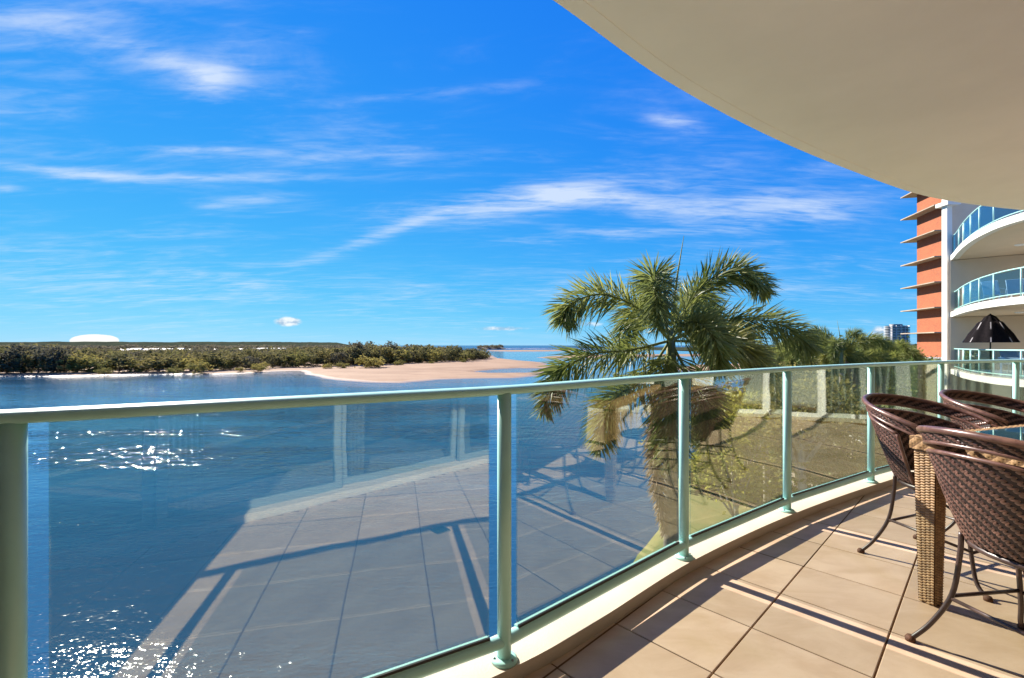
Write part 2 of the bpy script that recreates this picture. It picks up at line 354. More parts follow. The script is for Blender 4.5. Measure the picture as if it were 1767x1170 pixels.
def sand_mat():
    m = bpy.data.materials.new('wet_and_dry_sand'); m.use_nodes = True; N = NT(m.node_tree); b = N.n['Principled BSDF']
    g = N.new('ShaderNodeNewGeometry'); v = g.outputs['Position']
    f = N.ramp(N.noise(N.mapping(v, scale=(.03, .055, 1)), 1.4, 7, .62, .5), .34, .66)
    c = N.mix(f, (.24, .13, .062), (.33, .20, .108))
    d = N.ramp(N.noise(N.mapping(v, scale=(.08, .3, 1)), 1.2, 6, .65, .6), .56, .74)
    c = N.mix(N.math('MULTIPLY', d, .7), c, (.15, .09, .05))
    sx = N.new('ShaderNodeSeparateXYZ'); N.l.new(v, sx.inputs[0])
    wet = N.ramp(sx.outputs[2], WZ+.02, WZ+.22); c = N.mix(wet, (.30, .19, .115), c)
    N.l.new(c, b.inputs['Base Color']); N.put(b.inputs['Roughness'], N.math('ADD', N.math('MULTIPLY', wet, .55), .35))
    bm = N.new('ShaderNodeBump'); bm.inputs['Strength'].default_value = .6; bm.inputs['Distance'].default_value = .15
    N.l.new(N.noise(v, .8, 7, .65), bm.inputs['Height']); N.l.new(bm.outputs[0], b.inputs['Normal'])
    return m
M['sand'] = sand_mat()
M['scrub'] = mat('scrub_floor', (.10, .085, .045), .95, var=.4, vscale=.05, col2=(.17, .13, .07), coord='Object', bump=.5, bscale=.5)
M['forest_far'] = mat('distant_forest', (.060, .070, .040), .95, var=.5, vscale=.03, col2=(.028, .034, .026), bump=1, bscale=.06, detail=8, spec=0)
M['hill_pale'] = mat('pale_bare_hill', (.80, .78, .70), .9, var=.05, vscale=.01)
M['lawn'] = mat('garden_lawn', (.13, .16, .04), .95, var=.5, vscale=.35, col2=(.25, .22, .08), bump=.6, bscale=6)
M['paving'] = mat('garden_paving', (.40, .33, .26), .85, var=.25, vscale=.6, bump=.2, bscale=8)
M['rock'] = mat('dark_rock', (.09, .075, .06), .9, var=.4, vscale=.3, bump=.6, bscale=1)
M['house'] = mat('white_house_wall', (.58, .57, .56), .8, objvar=.35, var=.08, vscale=.2)
M['roof'] = mat('pale_roof_sheet', (.52, .46, .42), .6, var=.2, vscale=.2, objvar=.4)
M['pane'] = mat('dark_window_pane', (.05, .065, .08), .15, spec=.8)
def brick_mat():
    m = bpy.data.materials.new('orange_brickwork'); m.use_nodes = True; N = NT(m.node_tree); b = N.n['Principled BSDF']
    tc = N.new('ShaderNodeTexCoord'); sx = N.new('ShaderNodeSeparateXYZ'); N.l.new(tc.outputs['Object'], sx.inputs[0])
    cb = N.new('ShaderNodeCombineXYZ'); N.put(cb.inputs[0], N.math('ADD', sx.outputs[0], sx.outputs[1])); N.l.new(sx.outputs[2], cb.inputs[1])
    br = N.new('ShaderNodeTexBrick'); N.l.new(cb.outputs[0], br.inputs['Vector']); br.inputs['Scale'].default_value = 1
    br.inputs['Brick Width'].default_value = .24; br.inputs['Row Height'].default_value = .086; br.inputs['Mortar Size'].default_value = .008
    br.inputs['Color1'].default_value = (.40, .105, .035, 1); br.inputs['Color2'].default_value = (.29, .07, .026, 1); br.inputs['Mortar'].default_value = (.24, .13, .08, 1)
    f = N.ramp(N.noise(tc.outputs['Object'], .9, 5), .35, .7)
    N.l.new(N.mix(N.math('MULTIPLY', f, .35), br.outputs[0], (.42, .13, .05)), b.inputs['Base Color']); b.inputs['Roughness'].default_value = .9
    return m
M['brick'] = brick_mat(); M['ledge'] = mat('weathered_cream_concrete', (.42, .34, .25), .85, var=.25, vscale=.8)

# ------------------------------------------------------------------ river, sea, land
rng = random.Random(7); nrg = np.random.default_rng(7)
def sheet(name, poly, z, m, kind='structure'):
    o = MB().add([(p[0], p[1], z) for p in poly], [list(range(len(poly)))]).build(name, m); return tag(o, kind=kind)
sheet('river', [(-6000, -400), (6000, -400), (6000, 900), (-6000, 900)], WZ, M['river'])
sheet('sea', [(-40000, 900), (40000, 900), (40000, 60000), (-40000, 60000)], WZ-.004, M['sea'])
sheet('riverbed', [(-60000, -3000), (60000, -3000), (60000, 62000), (-60000, 62000)], WZ-3, M['scrub'])
def dist_poly(x, y, poly):
    """signed distance to polygon edge (positive inside), vectorised"""
    d = np.full(x.shape, 1e9); ins = np.zeros(x.shape, bool); n = len(poly)
    for i in range(n):
        ax, ay = poly[i]; bx, by = poly[(i+1) % n]
        ex, ey = bx-ax, by-ay; L = ex*ex+ey*ey+1e-9
        t = np.clip(((x-ax)*ex+(y-ay)*ey)/L, 0, 1)
        d = np.minimum(d, np.hypot(x-ax-t*ex, y-ay-t*ey))
        c = ((ay > y) != (by > y)) & (x < (bx-ax)*(y-ay)/(by-ay+1e-12)+ax); ins ^= c
    return np.where(ins, d, -d)
def wobble(x, y, s, seed=0):
    r = np.zeros(x.shape); q = np.random.default_rng(seed)
    for k in range(7):
        a = q.uniform(0, 6.28); f = s*(1.6**k); r += np.sin(f*(x*math.cos(a)+y*math.sin(a))+q.uniform(0, 6.28))/(1.45**k)
    return r/2.6
def terrain(name, xs, ys, fn, m, kind='structure'):
    X, Y = np.meshgrid(xs, ys); Z = fn(X, Y); nx, ny = len(xs), len(ys)
    V = np.stack([X, Y, Z], -1).reshape(-1, 3)
    idx = np.arange(nx*ny).reshape(ny, nx)
    Fq = np.stack([idx[:-1, :-1], idx[:-1, 1:], idx[1:, 1:], idx[1:, :-1]], -1).reshape(-1, 4)
    keep = (V[Fq][:, :, 2] > WZ-1.5).any(1); Fq = Fq[keep]
    me = bpy.data.meshes.new(name); me.from_pydata(V.tolist(), [], Fq.tolist()); me.materials.append(m)
    me.polygons.foreach_set('use_smooth', [True]*len(me.polygons)); me.update()
    return tag(link(name, me), kind=kind)
# mangrove spit: outline read off the waterline
spit = [G(*p)[:2] for p in [(-400, 655), (0, 649.5), (113, 649.5), (209, 647.5), (334, 645.5), (365, 646), (419, 644.5), (470, 641), (515, 640), (526, 646), (559, 654),
        (624, 660), (693, 662), (730, 658), (757, 654.5), (839, 653), (886, 653), (926, 649), (940, 643), (954, 632), (935, 625), (890, 621.5), (860, 618), (845, 612), (800, 610)]]
spit += [(-60, 700), (-300, 900), (-2500, 900), (-2500, 150)]
pond = [G(*p)[:2] for p in [(828, 642.5), (860, 644), (905, 643), (925, 639), (933, 636), (900, 635.5), (865, 637.5), (840, 640)]]
def spit_h(X, Y):
    d = dist_poly(X, Y, spit) + wobble(X, Y, .12, 3)*1.6
    h = WZ + np.clip(d*.055, -2, .42) + wobble(X, Y, .05, 5)*.10*(d > 2) + np.clip((d-28)*.02, 0, .5)
    dp = dist_poly(X, Y, pond) + wobble(X, Y, .15, 9)*1.2
    return np.where(dp > -4, np.minimum(h, WZ + .10 - (dp+4)*.06), h)
terrain('sand_spit', np.linspace(-330, 60, 260), np.linspace(105, 460, 230), spit_h, M['sand'])
terrain('mangrove_flat', np.linspace(-2600, -20, 120), np.linspace(440, 1000, 30), lambda X, Y: np.where(dist_poly(X, Y, spit) > 0, GZ+.1, WZ-2), M['scrub'])
# low wooded ridges behind the spit and on the right bank
def ridge_h(X, Y):
    u = X/Y
    edge = np.clip((-.33-u)/.05, 0, 1)
    base = np.exp(-((Y-2300)/650)**2)*(27+4*wobble(X, Y, .004, 2)+2.2*wobble(X, Y, .02, 4))*edge
    return WZ + base + 1.2*wobble(X, Y, .09, 8)*(base > 3)
terrain('wooded_ridge', np.linspace(-4600, -560, 420), np.linspace(1100, 3300, 60), ridge_h, M['forest_far'])
terrain('wooded_shore', np.linspace(300, 3400, 260), np.linspace(520, 2600, 50),
        lambda X, Y: WZ + np.clip((X-.70*Y)/60, 0, 1)*np.clip((Y-560)/60, 0, 1)*(11+2.5*wobble(X, Y, .03, 12)+2*wobble(X, Y, .012, 13)), M['forest_far'])
# sandbar, surf and headland at the river mouth
bar = [G(*p)[:2] for p in [(836, 605.2), (870, 606.2), (930, 606.2), (985, 605.4), (1040, 604.6), (985, 604.4), (930, 604.6), (880, 604.6)]]
terrain('sandbar', np.linspace(-80, 190, 90), np.linspace(730, 980, 60), lambda X, Y: WZ-.6+np.clip(dist_poly(X, Y, bar)*.09+.62, 0, 1.5), M['sand'])
bar2 = [G(*p)[:2] for p in [(925, 617), (960, 619), (1010, 618), (1100, 616), (1210, 614.5), (1330, 613), (1330, 611), (1150, 611.5), (1010, 613), (950, 614.5)]]
terrain('sandbar', np.linspace(0, 420, 140), np.linspace(320, 560, 70), lambda X, Y: WZ-.6+np.clip(dist_poly(X, Y, bar2)*.06+wobble(X, Y, .07, 4)*.1+.55, 0, 1.2), M['sand'])
bar3 = [G(*p)[:2] for p in [(1140, 637), (1200, 641), (1290, 640), (1350, 632), (1290, 627), (1200, 629)]]
terrain('sandbar', np.linspace(45, 160, 80), np.linspace(160, 270, 60), lambda X, Y: WZ-.6+np.clip(dist_poly(X, Y, bar3)*.06+wobble(X, Y, .12, 6)*.1+.55, 0, 1.2), M['sand'])
sf = MB(); M['foam'] = mat('surf_foam', (.8, .82, .82), .9)
for k in range(46):
    q = G(rng.uniform(845, 1010), rng.uniform(600.6, 603.0)); L = rng.uniform(12, 60)
    sf.box((q.x-L, q.y-3, WZ-.2), (q.x+L, q.y+3, WZ+rng.uniform(.2, .55)))
tag(sf.build('surf', M['foam']), 'white breaking surf far out at the river mouth', 'surf', kind='stuff')
hd = [(-92, 1150), (-60, 1120), (-20, 1135), (-12, 1180), (-40, 1230), (-85, 1215)]
terrain('headland', np.linspace(-110, 5, 60), np.linspace(1100, 1250, 40),
        lambda X, Y: WZ-2+np.clip(dist_poly(X, Y, hd)*.5+2, 0, 6.5+1.6*wobble(X, Y, .12, 3)), M['rock'])

# garden bank on our side
shore = [(-60, -30), (-7, 6.5), (-1, 11.5), (4, 18), (12, 34), (26, 58), (44, 85), (80, 140), (140, 220), (330, 480), (700, 900), (3000, 900), (3000, -300), (-60, -300)]
def bank_h(X, Y):
    d = dist_poly(X, Y, shore) + wobble(X, Y, .5, 3)*.35
    return np.minimum(WZ-.9+np.clip(d+.9, -1, 9)*.9, GZ) + .06*wobble(X, Y, .6, 7)
terrain('garden_ground', np.concatenate([np.linspace(-60, 60, 121), np.linspace(64, 420, 80)]), np.concatenate([np.linspace(-40, 100, 141), np.linspace(104, 560, 80)]), bank_h, M['lawn'])
pv = sheet('garden_path', [(9, 13), (11, 12), (24, 34), (50, 70), (47, 72), (21, 36)], GZ+.14, M['paving'])
sheet('pool_terrace', [(13, 4), (24, 4), (26, 22), (17, 24), (12, 12)], GZ+.13, M['paving'])

# ------------------------------------------------------------------ foliage
def np_mesh(name, V, Fq, mats, idx=None):
    me = bpy.data.meshes.new(name); n = len(V); k = Fq.shape[1]; m = len(Fq)
    me.vertices.add(n); me.vertices.foreach_set('co', V.astype(np.float32).ravel())
    me.loops.add(m*k); me.loops.foreach_set('vertex_index', Fq.astype(np.int32).ravel())
    me.polygons.add(m); me.polygons.foreach_set('loop_start', np.arange(0, m*k, k, dtype=np.int32)); me.polygons.foreach_set('loop_total', np.full(m, k, dtype=np.int32))
    for q in mats: me.materials.append(q)
    me.update(calc_edges=True); me.validate(); return me
def leaves(centers, size, rs, flat=.5, aspect=.55):
    """one rhombic leaf face at each centre"""
    n = len(centers); a = rs.normal(size=(n, 3)); a[:, 2] *= flat; a /= np.linalg.norm(a, axis=1)[:, None]
    b = rs.normal(size=(n, 3)); b -= (b*a).sum(1)[:, None]*a; b /= np.linalg.norm(b, axis=1)[:, None]
    s = size*rs.uniform(.6, 1.35, n)[:, None]
    V = np.stack([centers-a*s, centers+b*s*aspect, centers+a*s, centers-b*s*aspect], 1).reshape(-1, 3)
    return V, np.arange(4*n).reshape(n, 4)
def crown_pts(rs, h, rad, z0, nclump, per, spread):
    """clumps on limbs through an uneven crown volume"""
    cl = []
    while len(cl) < nclump:
        p = rs.uniform(-1, 1, 3)
        rr = np.linalg.norm(p)
        if rr > 1 or rr < .35: continue
        ang = math.atan2(p[1], p[0]); lump = 1+.22*math.sin(3*ang+p[2]*4)+.16*math.sin(5*ang+1.3)
        cl.append((p[0]*rad*lump, p[1]*rad*lump, z0+(p[2]*.5+.5)*(h-z0)*(1-.12*rs.random())))
    cl = np.array(cl)
    pts = np.concatenate([c_ + rs.normal(size=(per, 3))*np.array([spread, spread, spread*.6])*rs.uniform(.6, 1.3) for c_ in cl])
    return pts, cl
def tree_meshes(name, seed, h, rad, z0, nclump, per, size, spread, leaf, bark, tr=.18, limbs=7):
    rs = np.random.default_rng(seed); pts, cl = crown_pts(rs, h, rad, z0, nclump, per, spread)
    V, Fq = leaves(pts, size, rs); crown = np_mesh(name+'_crown', V, Fq, [leaf])
    t = MB(); lean = rs.uniform(-.05, .05, 2)*h
    t.tube([(0, 0, -.6), (lean[0]*.3, lean[1]*.3, z0*.6), (lean[0]*.7, lean[1]*.7, z0+.25*(h-z0)), (lean[0], lean[1], z0+.7*(h-z0))], [tr, tr*.8, tr*.55, tr*.2], 7)
    for c_ in cl[rs.choice(len(cl), min(limbs, len(cl)), False)]:
        b0 = Vector((lean[0]*.5, lean[1]*.5, z0*rs.uniform(.55, 1.1))); e = Vector(c_); mid = b0.lerp(e, .55)+Vector((0, 0, -.06*h*rs.random()))
        t.tube([b0, mid, e], [tr*.5, tr*.32, tr*.1], 5)
    return crown, t.mesh(name+'_trunk', bark)
def put_tree(name, meshes, loc, s, rz, label, cat, group=None, sz=None):
    e = empty(name, loc, rz, label, cat, group); e.scale = (s, s, sz or s)
    link('crown', meshes[0], e); link('trunk', meshes[1], e); return e
KIND = {}
for i in range(3): KIND['mangrove', i] = tree_meshes('mangrove', 20+i, 1, .62, .03, 46, 26, .055, .085, M['leaf_mangrove'], M['bark'], .022)
for i in range(3): KIND['olive', i] = tree_meshes('olive', 30+i, 1, .66, .03, 46, 26, .055, .085, M['leaf_olive'], M['bark'], .022)
for i in range(3): KIND['grey', i] = tree_meshes('casuarina', 40+i, 1, .48, .03, 50, 26, .048, .08, M['leaf_grey'], M['bark'], .02)
front = [(-40, 645, 597), (-15, 644, 598), (12, 643, 597), (40, 643, 596), (66, 643, 598), (92, 643, 596), (112, 642, 604), (134, 642, 606), (152, 642, 613), (176, 642, 609), (205, 641, 610), (232, 641, 607),
         (252, 641, 617), (275, 641, 608), (305, 640, 611), (330, 640, 610), (344, 641, 628), (362, 639, 608), (385, 638, 609), (408, 637, 610), (432, 636, 609), (448, 637, 622), (470, 634, 607), (492, 633, 607), (515, 633, 604),
         (540, 632, 604), (562, 631, 603), (585, 631, 602), (608, 630, 597), (628, 629, 600), (640, 634, 606), (655, 629, 598), (668, 628, 594), (684, 628, 596), (705, 627, 600), (724, 627, 600), (742, 626, 597), (762, 625, 598), (781, 624, 598), (800, 623, 599), (816, 622, 602), (832, 620, 606)]
tall = (612, 629, 588)
names3 = {'mangrove': 'dark green mangrove', 'olive': 'yellowish olive mangrove', 'grey': 'grey-green casuarina'}
ORD = ['first', 'second', 'third', 'fourth', 'fifth', 'sixth', 'seventh', 'eighth']; seen = {}
for i, (px_, pb, pt) in enumerate(front + [tall, (672, 627, 589), (645, 627, 591)]):
    b = G(px_, pb, GZ); h = (pb-pt)/F*b.y*(1+.16*math.sin(i*2.7)); k = ('grey' if (px_ < 115 and i % 3 != 1) or i in (20, 27, 34) or i >= len(front) else 'olive' if i % 3 == 0 or 115 < px_ < 200 or i == 30 else 'mangrove')
    side = 'on the far left bank' if px_ < 118 else 'on the far bank below the white houses' if px_ < 360 else 'at the inlet beside the sand spit' if px_ < 530 else 'behind the sand spit' if px_ < 700 else 'towards the seaward tip of the spit'
    wd = max(h*1.0, 8.5) if h > 6 else h*1.3
    if i < len(front):
        c_ = seen.get((k, side), 0); seen[k, side] = c_+1; lab = f'{ORD[c_]} {names3[k]} tree from the left {side}'
    else: lab = ['tallest grey-green casuarina rising above the mangroves behind the sand spit', 'right of two tall open casuarinas rising above the spit mangroves', 'left of two tall open casuarinas rising above the spit mangroves'][i-len(front)]
    e = put_tree('shore_tree', KIND[k, i % 3], b-Vector((0, 0, .2)), wd if i < len(front) else h*.9, i*1.7, lab, 'tree', 'trees along the far river bank', h)
# small bushes on the sand
BL = ['low olive bush on the sand at the head of the inlet', 'smaller olive bush just left of the inlet head', 'low bush on the narrow sand far left', 'olive bush at the waterline below the white houses', 'round pale bush standing out on the left bank', 'low bush at the left root of the sand spit',
      'bush below the tallest casuarinas on the spit', 'low bush near the seaward end of the spit sand', 'bush right of the tallest casuarinas on the spit', 'bush just left of the tallest casuarinas on the spit', 'small bush halfway along the tree edge of the spit']
for i, (px_, pb, hh) in enumerate([(445, 640, 3), (415, 641, 2), (180, 645.5, 2.5), (300, 644, 2.8), (345, 643, 4.5), (565, 636, 2.5), (650, 634, 3), (800, 626, 2.2), (688, 631, 3), (590, 635, 3.2), (745, 628.5, 2.0)]):
    b = G(px_, pb, GZ-.1)
    put_tree('shore_bush', KIND['olive', i % 3], b-Vector((0, 0, .2)), hh*1.3, i*2.1, BL[i], 'bush', 'bushes on the far sand', hh)
# the wood behind, one mass
def wood(name, n, gen, keys, label, cat='woodland'):
    rs = np.random.default_rng(5); Vs = []; Fs = []; base = 0; mats = []; 
    for k in range(n):
        x, y, h, wd, which = gen(rs)
        me = KIND[keys[which], int(rs.integers(3))][0]; co = np.empty(len(me.vertices)*3, np.float32); me.vertices.foreach_get('co', co); co = co.reshape(-1, 4, 3)
        co = co[rs.random(len(co)) < (.55 if y < 260 else .3)]
        if y >= 260: ctr = co.mean(1, keepdims=True); co = ctr+(co-ctr)*1.45
        a = rs.uniform(0, 6.28); ca, sa = math.cos(a), math.sin(a)
        v = np.stack([(co[..., 0]*ca-co[..., 1]*sa)*wd+x, (co[..., 0]*sa+co[..., 1]*ca)*wd+y, co[..., 2]*h+GZ], -1).reshape(-1, 3)
        Vs.append(v); Fs.append(np.arange(len(v)).reshape(-1, 4)+base); base += len(v)
    me = np_mesh(name, np.concatenate(Vs), np.concatenate(Fs), [M['leaf_'+label[1]]])
    return tag(link(name, me), label[0], cat, kind='stuff')
def gen_wood(rs):
    while True:
        px_ = rs.uniform(-60, 836); q = rs.random()**1.6
        y0 = np.interp(px_, [-60, 113, 330, 400, 528, 680, 808, 838], [166, 172, 180, 196, 218, 246, 300, 330])
        y = y0 + q*np.interp(px_, [-60, 500, 700, 838], [420, 330, 180, 40]); x = (px_-CX)/F*y
        top = np.interp(px_, [-60, 100, 130, 360, 560, 620, 670, 760, 838], [597, 597, 604, 603, 601, 597, 598, 598, 606]) + rs.normal()*2.4
        h = CAMZ-GZ-(top-HY)/F*y
        if 4 < h < 13: return x, y, h, max(h*.95, 8), 0
wood('mangrove_woodland', 300, gen_wood, ['mangrove'], ('dense dark mangrove wood filling the far river bank', 'mangrove'))
wood('casuarina_woodland', 130, lambda rs: (lambda t: (t[0], t[1]+12, t[2]*1.04, t[3]*.8, 0))(gen_wood(rs)), ['grey'], ('greyish casuarina wood mixed through the far bank mangroves', 'grey'))
wood('olive_scrub', 150, lambda rs: (lambda t: (t[0], t[1]+2, t[2]*.86, t[3], 0))(gen_wood(rs)), ['olive'], ('yellow olive scrub growing through the far bank mangroves', 'olive'))
def gen_far(rs):
    px_ = rs.uniform(-60, 640); y = rs.uniform(600, 880); x = (px_-CX)/F*y
    return x, y, rs.uniform(8, 11.5), 22, 0
wood('distant_woodland', 190, gen_far, ['grey'], ('distant grey-green wood below the skyline at left', 'grey'))
wood('headland_trees', 26, lambda rs: (rs.uniform(-84, -22), rs.uniform(1135, 1215), rs.uniform(9, 13), 15, 0), ['grey'], ('dark trees covering the small headland at the river mouth', 'grey'))
# low white houses between the woods
hs_ = [(215, 606, 16), (236, 605, 20), (256, 606, 14), (272, 605, 24), (292, 605.5, 18), (312, 605, 14), (330, 606, 12), (352, 606, 14), (372, 606, 10), (418, 605.5, 22), (448, 604.5, 30), (480, 604.5, 26)]
for i, (px_, pt, wd) in enumerate(hs_):
    y = 580; top = P(px_, pt-3.2, y); s = y/F; e = empty('waterside_house', (top.x, y, GZ), rng.uniform(-.2, .2), f'{ORD[i] if i < 8 else "ninth" if i == 8 else ORD[i-9]} small white house from the left ' + ('in the left cluster beyond the mangroves' if px_ < 400 else 'in the right-hand row beyond the mangroves'), 'house', 'white houses beyond the mangroves')
    hw = wd*s/2; hz = top.z-GZ
    MB().box((-hw, -4, 0), (hw, 4, hz-1.2)).build('wall', M['house'], e)
    rf = MB().add([(-hw-.5, -4.6, hz-1.2), (hw+.5, -4.6, hz-1.2), (hw+.5, 4.6, hz-1.2), (-hw-.5, 4.6, hz-1.2), (-hw+1, 0, hz+.7), (hw-1, 0, hz+.7)], [(0, 1, 5, 4), (1, 2, 5), (2, 3, 4, 5), (3, 0, 4), (3, 2, 1, 0)]).build('roof', M['roof'], e)
    for k in range(max(2, int(wd/6))):
        xx = -hw+(k+.5)*2*hw/max(2, int(wd/6)); MB().box((xx-.8, -4.06, hz-3.3), (xx+.8, -3.98, hz-1.9)).build('window', M['pane'], e)

# ------------------------------------------------------------------ neighbouring apartment building (cream, curved balconies)
NB = empty('apartment_building', (23.0, 24.3, GZ), 0, 'cream apartment building with curved white balconies and aqua railings at right edge', 'building')
def nb(mb, name, m, parent=None, bevel=0):
    o = mb.build(name, m, parent or NB, bevel); o.location = (-23.0, -24.3, -GZ) if parent is None else (0, 0, 0); return o
edge_ctrl = [(24.9, 26.4), (23.4, 24.75), (22.7, 23.75), (21.3, 22.0), (19.9, 20.1), (18.95, 18.55), (18.3, 17.1), (18.15, 15.6), (18.6, 14.0), (19.8, 12.6)]
edge = [Vector((p.x, p.y)) for p in catmull([(*p, 0) for p in edge_ctrl], 6)]
wall_ctrl = [(22.95, 24.15), (25.1, 22.4), (26.9, 20.6), (28.6, 18.6), (28.6, 12.6)]
FL = [-8.1, -5.94, -2.97, 0.0, 2.97, 5.94, 8.91]      # floor tops (0 = our own storey)
for li, z in enumerate(FL[1:6]):
    inner = offset2(edge, .45)            # offset to the building side
    poly = [(p.x, p.y) for p in edge] + [(28.6, 12.6), (34, 12.6), (34, 28), (26.8, 28)]
    nb(MB().prism(poly, z-.285, z-.02), 'balcony_slab', M['fascia'])
    sof = [(p.x, p.y) for p in offset2(edge, .25)][1:] + [(28.4, 12.8), (33.8, 12.8), (33.8, 27.8), (26.9, 27.8)]
    nb(MB().add([(p[0], p[1], z-.29) for p in sof], [list(range(len(sof)))]), 'balcony_ceiling', M['under'])
    fl = [(p.x, p.y) for p in offset2(edge, .02)][1:] + [(28.4, 12.8), (33.8, 12.8), (33.8, 27.8), (26.9, 27.8)]
    nb(MB().add([(p[0], p[1], z-.012) for p in fl], [list(range(len(fl)))]), 'balcony_floor', M['concrete'])
    if z > 8: continue
    rail = [Vector((p.x, p.y, z+1.02)) for p in offset2(edge, .14)]
    nb(MB().tube(rail, .028, 8), 'handrail', M['mint'])
    low = [Vector((p.x, p.y, z+.10)) for p in offset2(edge, .14)]
    nb(MB().tube(low, .02, 6), 'bottom_rail', M['mint'])
    # posts at even spacing, one glass pane between each pair
    acc = 0; posts = [rail[0]]
    for a, b in zip(rail, rail[1:]):
        acc += (b-a).length
        if acc >= 1.28: posts.append(b); acc = 0
    for p in posts: nb(MB().tube([(p.x, p.y, z), (p.x, p.y, z+1.0)], .026, 8), 'rail_post', M['mint'])
    for a, b in zip(posts, posts[1:]):
        d = (b-a).normalized()*.06; nb(MB().bar(a+d+Vector((0, 0, -.46)), b-d+Vector((0, 0, -.46)), .01, .86), 'glass_pane', M['blue_glass'])
    # curtain of wall behind, with sliding doors
H0 = GZ; H1 = 5.6
for a, b, nm in [(wall_ctrl[0], wall_ctrl[1], 'solid'), (wall_ctrl[1], wall_ctrl[2], 'door'), (wall_ctrl[2], wall_ctrl[3], 'solid'), (wall_ctrl[3], wall_ctrl[4], 'door')]:
    A, B = Vector((*a, 0)), Vector((*b, 0)); d = (B-A).normalized(); nrm = Vector((-d.y, d.x, 0))
    if nrm.dot(A) > 0: nrm = -nrm
    for z in FL[0:5]:
        z0, z1 = z+.0, z+2.66
        if nm == 'solid': nb(MB().bar(A+Vector((0, 0, (z0+z1)/2)), B+Vector((0, 0, (z0+z1)/2)), .2, z1-z0), 'wall', M['under'])
        else:
            nb(MB().bar(A+Vector((0, 0, z+2.44)), B+Vector((0, 0, z+2.44)), .2, .44), 'wall', M['under'])
            L = (B-A).length; n = max(2, int(L/1.3))
            nb(MB().bar(A-nrm*.5+Vector((0, 0, z+1.1)), B-nrm*.5+Vector((0, 0, z+1.1)), .04, 2.2), 'curtain', M['curtain'])
            for k in range(n):
                p, q = A+d*(L*k/n), A+d*(L*(k+1)/n); up = Vector((0, 0, 1))
                fr = MB(); w_ = .035
                fr.bar(p+up*(z+.0), p+up*(z+2.22), .06, .07); fr.bar(p+up*(z+2.19)+d*.03, q+up*(z+2.19)-d*.03, .06, .06); fr.bar(p+up*(z+.03)+d*.03, q+up*(z+.03)-d*.03, .06, .06)
                o = nb(fr, 'door_frame', M['white'])
                nb(MB().bar(p+up*(z+1.1)+d*.05, q+up*(z+1.1)-d*.05, .012, 2.1), 'door_pane', M['door_glass'])
# corner pilaster and end wall
nb(MB().box((22.85, 24.2, GZ), (23.12, 24.5, 9.3)), 'corner_column', M['fascia'])
for (x, y) in [(18.95, 15.9), ]: nb(MB().tube([(x, y, GZ), (x, y, 9.0)], .13, 16), 'column', M['fascia'])
nb(MB().prism([(23.4, 24.52), (34, 24.52), (34, 27.9), (26.7, 27.9)], GZ, 9.3), 'end_wall', M['under'])
nb(MB().box((22.7, 24.0, 8.55), (23.4, 24.7, 8.75)), 'column_capital', M['fascia'])
# umbrella and furniture on the neighbour's balconies
ub = P(1709, 570, 18.9); ue = empty('closed_umbrella', (ub.x, ub.y, 0), 0, 'black half-folded garden umbrella on the neighbouring balcony', 'umbrella')
MB().tube([(0, 0, 0), (0, 0, 2.5)], .025, 8).build('pole', M['rubber'], ue)
MB().lathe([(.0, .0), (.26, .0), (.26, .05), (.05, .09), (.03, .2)], 16).build('base', M['concrete'], ue)
zt = CAMZ+54*18.9/F; zb = CAMZ+5*18.9/F
cp = MB(); n = 48; ring = []
for z, r, am in [(zt, .02, 0), (zt-.12, .16, .02), (zt-.3, .26, .03), (zt-.31, .31, .03), (zb+.35, .62, .045), (zb, .78, .045)]:
    ring.append([((r+am*math.cos(8*2*math.pi*k/n))*math.cos(2*math.pi*k/n), (r+am*math.cos(8*2*math.pi*k/n))*math.sin(2*math.pi*k/n), z) for k in range(n)])
cp.add([q for g in ring for q in g], [(i*n+k, i*n+(k+1) % n, (i+1)*n+(k+1) % n, (i+1)*n+k) for i in range(5) for k in range(n)], True)
cpo = cp.build('canopy', M['black_cloth'], ue)
for k in range(8):
    a = 2*math.pi*k/8; MB().bar((.37*math.cos(a), .37*math.sin(a), zt-.34), (.832*math.cos(a), .832*math.sin(a), zb+.01), .035, .012).build('seam', M['stripe'], cpo)
def sling_chair(loc, rz, label):
    e = empty('sling_chair', loc, rz, label, 'chair', 'chairs on the neighbouring balconies')
    MB().bar((0, -.22, .42), (0, .24, .44), .5, .03).build('seat', M['plastic'], e)
    MB().bar((0, -.22, .44), (0, -.42, .98), .5, .03, Vector((0, 1, 0))).build('backrest', M['plastic'], e)
    for sx_ in (-1, 1):
        MB().tube([(sx_*.26, .24, 0), (sx_*.26, .22, .64), (sx_*.26, -.28, .66)], .015, 6).build('arm_frame', M['white'], e)
        MB().tube([(sx_*.26, -.36, 0), (sx_*.26, -.2, .44), (sx_*.26, -.42, .98)], .015, 6).build('leg', M['white'], e)
def patio_table(loc, label):
    e = empty('patio_table', loc, .3, label, 'table')
    MB().box((-.45, -.45, .70), (.45, .45, .73)).build('table_top', M['white_cloth'], e)
    for a in (-1, 1):
        for b in (-1, 1): MB().box((a*.38-.025, b*.38-.025, 0), (a*.38+.025, b*.38+.025, .698)).build('leg', M['white'], e)
    MB().lathe([(0, .732), (.06, .732), (.045, .86), (.06, .95), (.0, .95)], 12).build('vase', M['white'], e)
patio_table((22.0, 19.6, 2.96), 'small white patio table on the neighbouring balcony one floor up')
sling_chair((20.75, 19.8, 2.96), R(-70), 'left of two pale sling chairs on the balcony one floor up')
sling_chair((21.2, 19.3, 2.96), R(-60), 'right of two pale sling chairs on the balcony one floor up')
patio_table((19.75, 17.9, -.01), 'small white patio table under the black umbrella')
sling_chair((20.7, 19.0, -.01), R(-70), 'pale sling chair beside the black umbrella on the neighbouring balcony')
